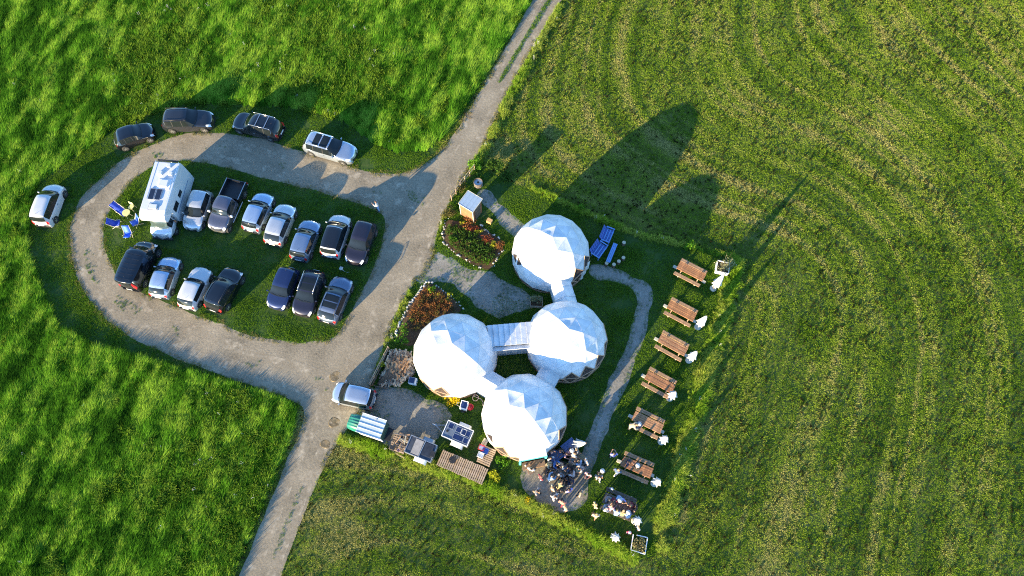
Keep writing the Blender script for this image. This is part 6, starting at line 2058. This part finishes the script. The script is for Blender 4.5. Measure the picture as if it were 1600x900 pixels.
go('meadow_herbs', 'rough olive herbs and weeds growing through the uncut meadow', 'weeds', X[weed], Y[weed], PC_WEED, 4, rng.uniform(.6, 1.25, weed.sum()))
fl = (rng.random(len(X)) < .0007 * (1 + 5 * (rough > .66)))
go('meadow_flowers', 'scattered white wild flowers in the uncut meadow', 'wild flowers', X[fl], Y[fl], PC_FLOW, 3, rng.uniform(.45, .8, fl.sum()))

# ---- short lawns: island, verge and compound
X, Y = points(-42, 20, -2, 40, 42.0)
k = in_view(X, Y); X, Y = X[k], Y[k]
M = masks(X, Y)
lawn = (M['island'] | M['verge'] | (M['comp'] & ~M['gravel'] & ~M['road'])) & ~car_mask(X, Y)
n = fbm(X * .7, Y * .7, 70)
k = lawn & (n > .22)
go('lawn_grass', 'short trodden grass on the parking island, verges and dome lawn', 'lawn', X[k], Y[k], PC_LAWN, 4, .6 + 1.1 * np.clip(n[k] - .2, 0, 1), sz=.4 + 1.5 * np.clip(n[k] - .25, 0, 1))
# weeds creeping into gravel and along the wheel ruts
strip = [G(861, -5), G(812, 75), G(790, 112), G(762, 160)]
strip2 = [G(500, 690), G(478, 745), G(455, 800), G(425, 880)]
def ring_near(poly, X, Y, w):
    d = np.full(X.shape, 9.0)
    for i in range(0, len(poly)):
        ax, ay = poly[i]; bx, by = poly[(i + 1) % len(poly)]
        ex, ey = bx - ax, by - ay; L2 = ex * ex + ey * ey + 1e-9
        t = np.clip(((X - ax) * ex + (Y - ay) * ey) / L2, 0, 1)
        d = np.minimum(d, np.hypot(X - ax - t * ex, Y - ay - t * ey))
    return d < w
def near_dome(X, Y):
    k = np.zeros(X.shape, bool)
    for c, r in DOMES: k |= (X - c.x) ** 2 + (Y - c.y) ** 2 < r * r
    return k
def near_line(X, Y, pts, w):
    d = np.full(X.shape, 9.0)
    for a, b in zip(pts[:-1], pts[1:]):
        e = (b - a).to_2d(); L2 = e.length_squared
        t = np.clip(((X - a.x) * e.x + (Y - a.y) * e.y) / L2, 0, 1)
        d = np.minimum(d, np.hypot(X - a.x - t * e.x, Y - a.y - t * e.y))
    return d < w
g = fbm(X * .45, Y * .45, 75)
gy = (inside(P_YS, X, Y) | inside(P_YN, X, Y)) & (g + rng.normal(0, .06, len(X)) > .62)
st2 = near_line(X, Y, strip2, .16) & (vnoise(X * .5, Y * .5, 78) > .6) & (rng.random(len(X)) < .5)
cw = near_line(X, Y, [G(x, y) for x, y in LOOPC], .4) & (fbm(X * .6, Y * .6, 71) + rng.normal(0, .08, len(X)) > .77)
st2 |= cw
k = gy | st2
for q in (P_YS, P_YN, P_PN, P_PE):
    k |= ring_near(q, X, Y, .32) & (rng.random(len(X)) < .6) & M['gravel'] & ~near_dome(X, Y)
go('gravel_weeds', 'weeds creeping through the yard gravel and rut strips', 'weeds', X[k], Y[k], PC_LAWN, 4, rng.uniform(.4, .8, k.sum()))
X, Y = points(-8, 12, 28, 56, 50)
k = near_line(X, Y, strip, .06 + .13 * np.clip((Y - 34) / 15, 0, 1)) & (vnoise(X * .6, Y * .6, 79) > .3 - (Y - 34) * .02)
go('rut_grass', 'dark grass strip between the wheel ruts at the top of the track', 'grass strip', X[k], Y[k], PC_LAWN, 4, rng.uniform(.7, 1.2, k.sum()))

# ---- mown hayfield: stubble tufts in rows, dark flecks
X, Y = points(-22, 58, -5, 56, 30.0)
k = in_view(X, Y, 3); X, Y = X[k], Y[k]
M = masks(X, Y)
field = ~M['meadow'] & ~M['road'] & ~M['island'] & ~M['verge'] & ~M['comp'] & (X > -23)
d = cdist(X, Y) + 1.6 * fbm(X * .05, Y * .05, 81) + .25 * fbm(X * .4, Y * .4, 80)
row = .10 * vnoise(d * .5, (X - Y) * .02, 83) + .30 * vnoise(d * 1.25, (X + Y) * .04, 85) + .60 * vnoise(d * 2.9, (X - Y) * .05, 90)
dn = .55 * row + .45 * fbm(X * .55, Y * .55, 86)
k = field
tn = .45 + 1.5 * (row - .5) + .5 * (fbm(X * .45, Y * .45, 87) - .5) + .35 * (fbm(X * .06, Y * .06, 94) - .5) + rng.normal(0, .09, len(X))
for px_, py_, w_ in ((525, 825, 2.2), (540, 712, 1.0), (1130, 470, 1.2), (790, 232, 1.4), (850, 880, 2.0)):
    q_ = G(px_, py_)
    tn = tn + .75 * np.exp(-(((X - q_.x) / (w_ * 1.5)) ** 2 + ((Y - q_.y) / w_) ** 2)) * (.5 + fbm(X * 1.1, Y * 1.1, 98))
tn = np.clip(tn, 0, 1)
go('field_stubble', 'short stubble of the mown hayfield standing in curved rows', 'stubble', X[k], Y[k], PC_FIELD, 4, .6 + .8 * np.clip(dn[k] - .3, 0, .6) + rng.uniform(-.15, .25, k.sum()), sz=.40 + .8 * np.clip(fbm(X[k] * 1.3, Y[k] * 1.3, 89) - .3, 0, .6) + .2 * np.clip(.5 - row[k], -.3, .5), tone=tn[k])
cl = field & (rng.random(len(X)) < .12 * np.clip(fbm(X * .3, Y * .3, 88) * 2.2 - .3, 0, 1.5))
go('field_clods', 'dark clods scattered over the mown hayfield', 'clods', X[cl], Y[cl], PC_FLECK, 4, rng.uniform(.4, .95, cl.sum()))
ts = field & (rng.random(len(X)) < .05)
go('field_tussocks', 'low dark green tussocks between the mown rows of the hayfield', 'tussocks', X[ts], Y[ts], PC_LAWN, 4, rng.uniform(.6, 1.2, ts.sum()), tone=np.full(ts.sum(), .05))

# ---- hedge strips of long bright grass along the track and round the compound
EDGES = [([G(530, 686), G(600, 708), G(700, 738), G(800, 776), G(880, 814), G(940, 848), G(995, 872)], .55, .85),
         ([G(1150, 402), G(1138, 470), G(1108, 570), G(1080, 670), G(1048, 780), G(1026, 860)], .8, 1.0),
         ([G(826, 293), G(870, 312), G(905, 330), G(1000, 368), G(1080, 386), G(1146, 400)], .38, .75),
         ([G(886, -10), G(846, 65), G(797, 152), G(763, 225), G(735, 270)], .55, .9),
         ([G(695, 335), G(685, 375)], .3, .5),
         ([G(640, 455), G(618, 505), G(600, 548), G(590, 585)], .35, .55)]
xs, ys, ss = [], [], []
for pts, w, hgt in EDGES:
    for a, b in zip(pts[:-1], pts[1:]):
        L_ = (b - a).length
        n_ = int(L_ * w * 2 * 26)
        t_ = rng.random(n_); o_ = rng.normal(0, w * .55, n_)
        e = (b - a).normalized()
        x_ = a.x + (b.x - a.x) * t_ - e.y * o_; y_ = a.y + (b.y - a.y) * t_ + e.x * o_
        q = fbm(x_ * .8, y_ * .8, 91)
        kk = q > .30
        xs.append(x_[kk]); ys.append(y_[kk]); ss.append((hgt * (.45 + .9 * q) * np.exp(-(o_ / (w * 1.3)) ** 2))[kk])
X, Y, S_ = np.concatenate(xs), np.concatenate(ys), np.concatenate(ss)
k = ~inside(P_ROAD, X, Y)
X, Y, S_ = X[k], Y[k], S_[k]
go('verge_grass', 'long bright grass fringing the compound and the track', 'long grass', X, Y, PC_EDGE, 4, S_, SHADOW_AZ, 3.14, tone=np.clip(.35 + .9 * fbm(X * .5, Y * .5, 97), 0, 1))
k = rng.random(len(X)) < .012
go('verge_flowers', 'white wild flowers in the long grass fringe', 'wild flowers', X[k], Y[k], PC_FLOW, 3, rng.uniform(.5, .9, k.sum()))
# mown swathe edges and loop fringe
X, Y = points(-42, 8, 5, 45, 30)
k = in_view(X, Y); X, Y = X[k], Y[k]
M = masks(X, Y)
k = (ring_near(P_ISLAND, X, Y, .26) | ring_near(P_ROAD, X, Y, .26)) & ~car_mask(X, Y) & (fbm(X, Y, 95) > .45)
go('track_fringe', 'low ragged grass fringe where the lawn meets the gravel', 'grass fringe', X[k], Y[k], PC_STRAW, 4, rng.uniform(.5, 1.0, k.sum()))
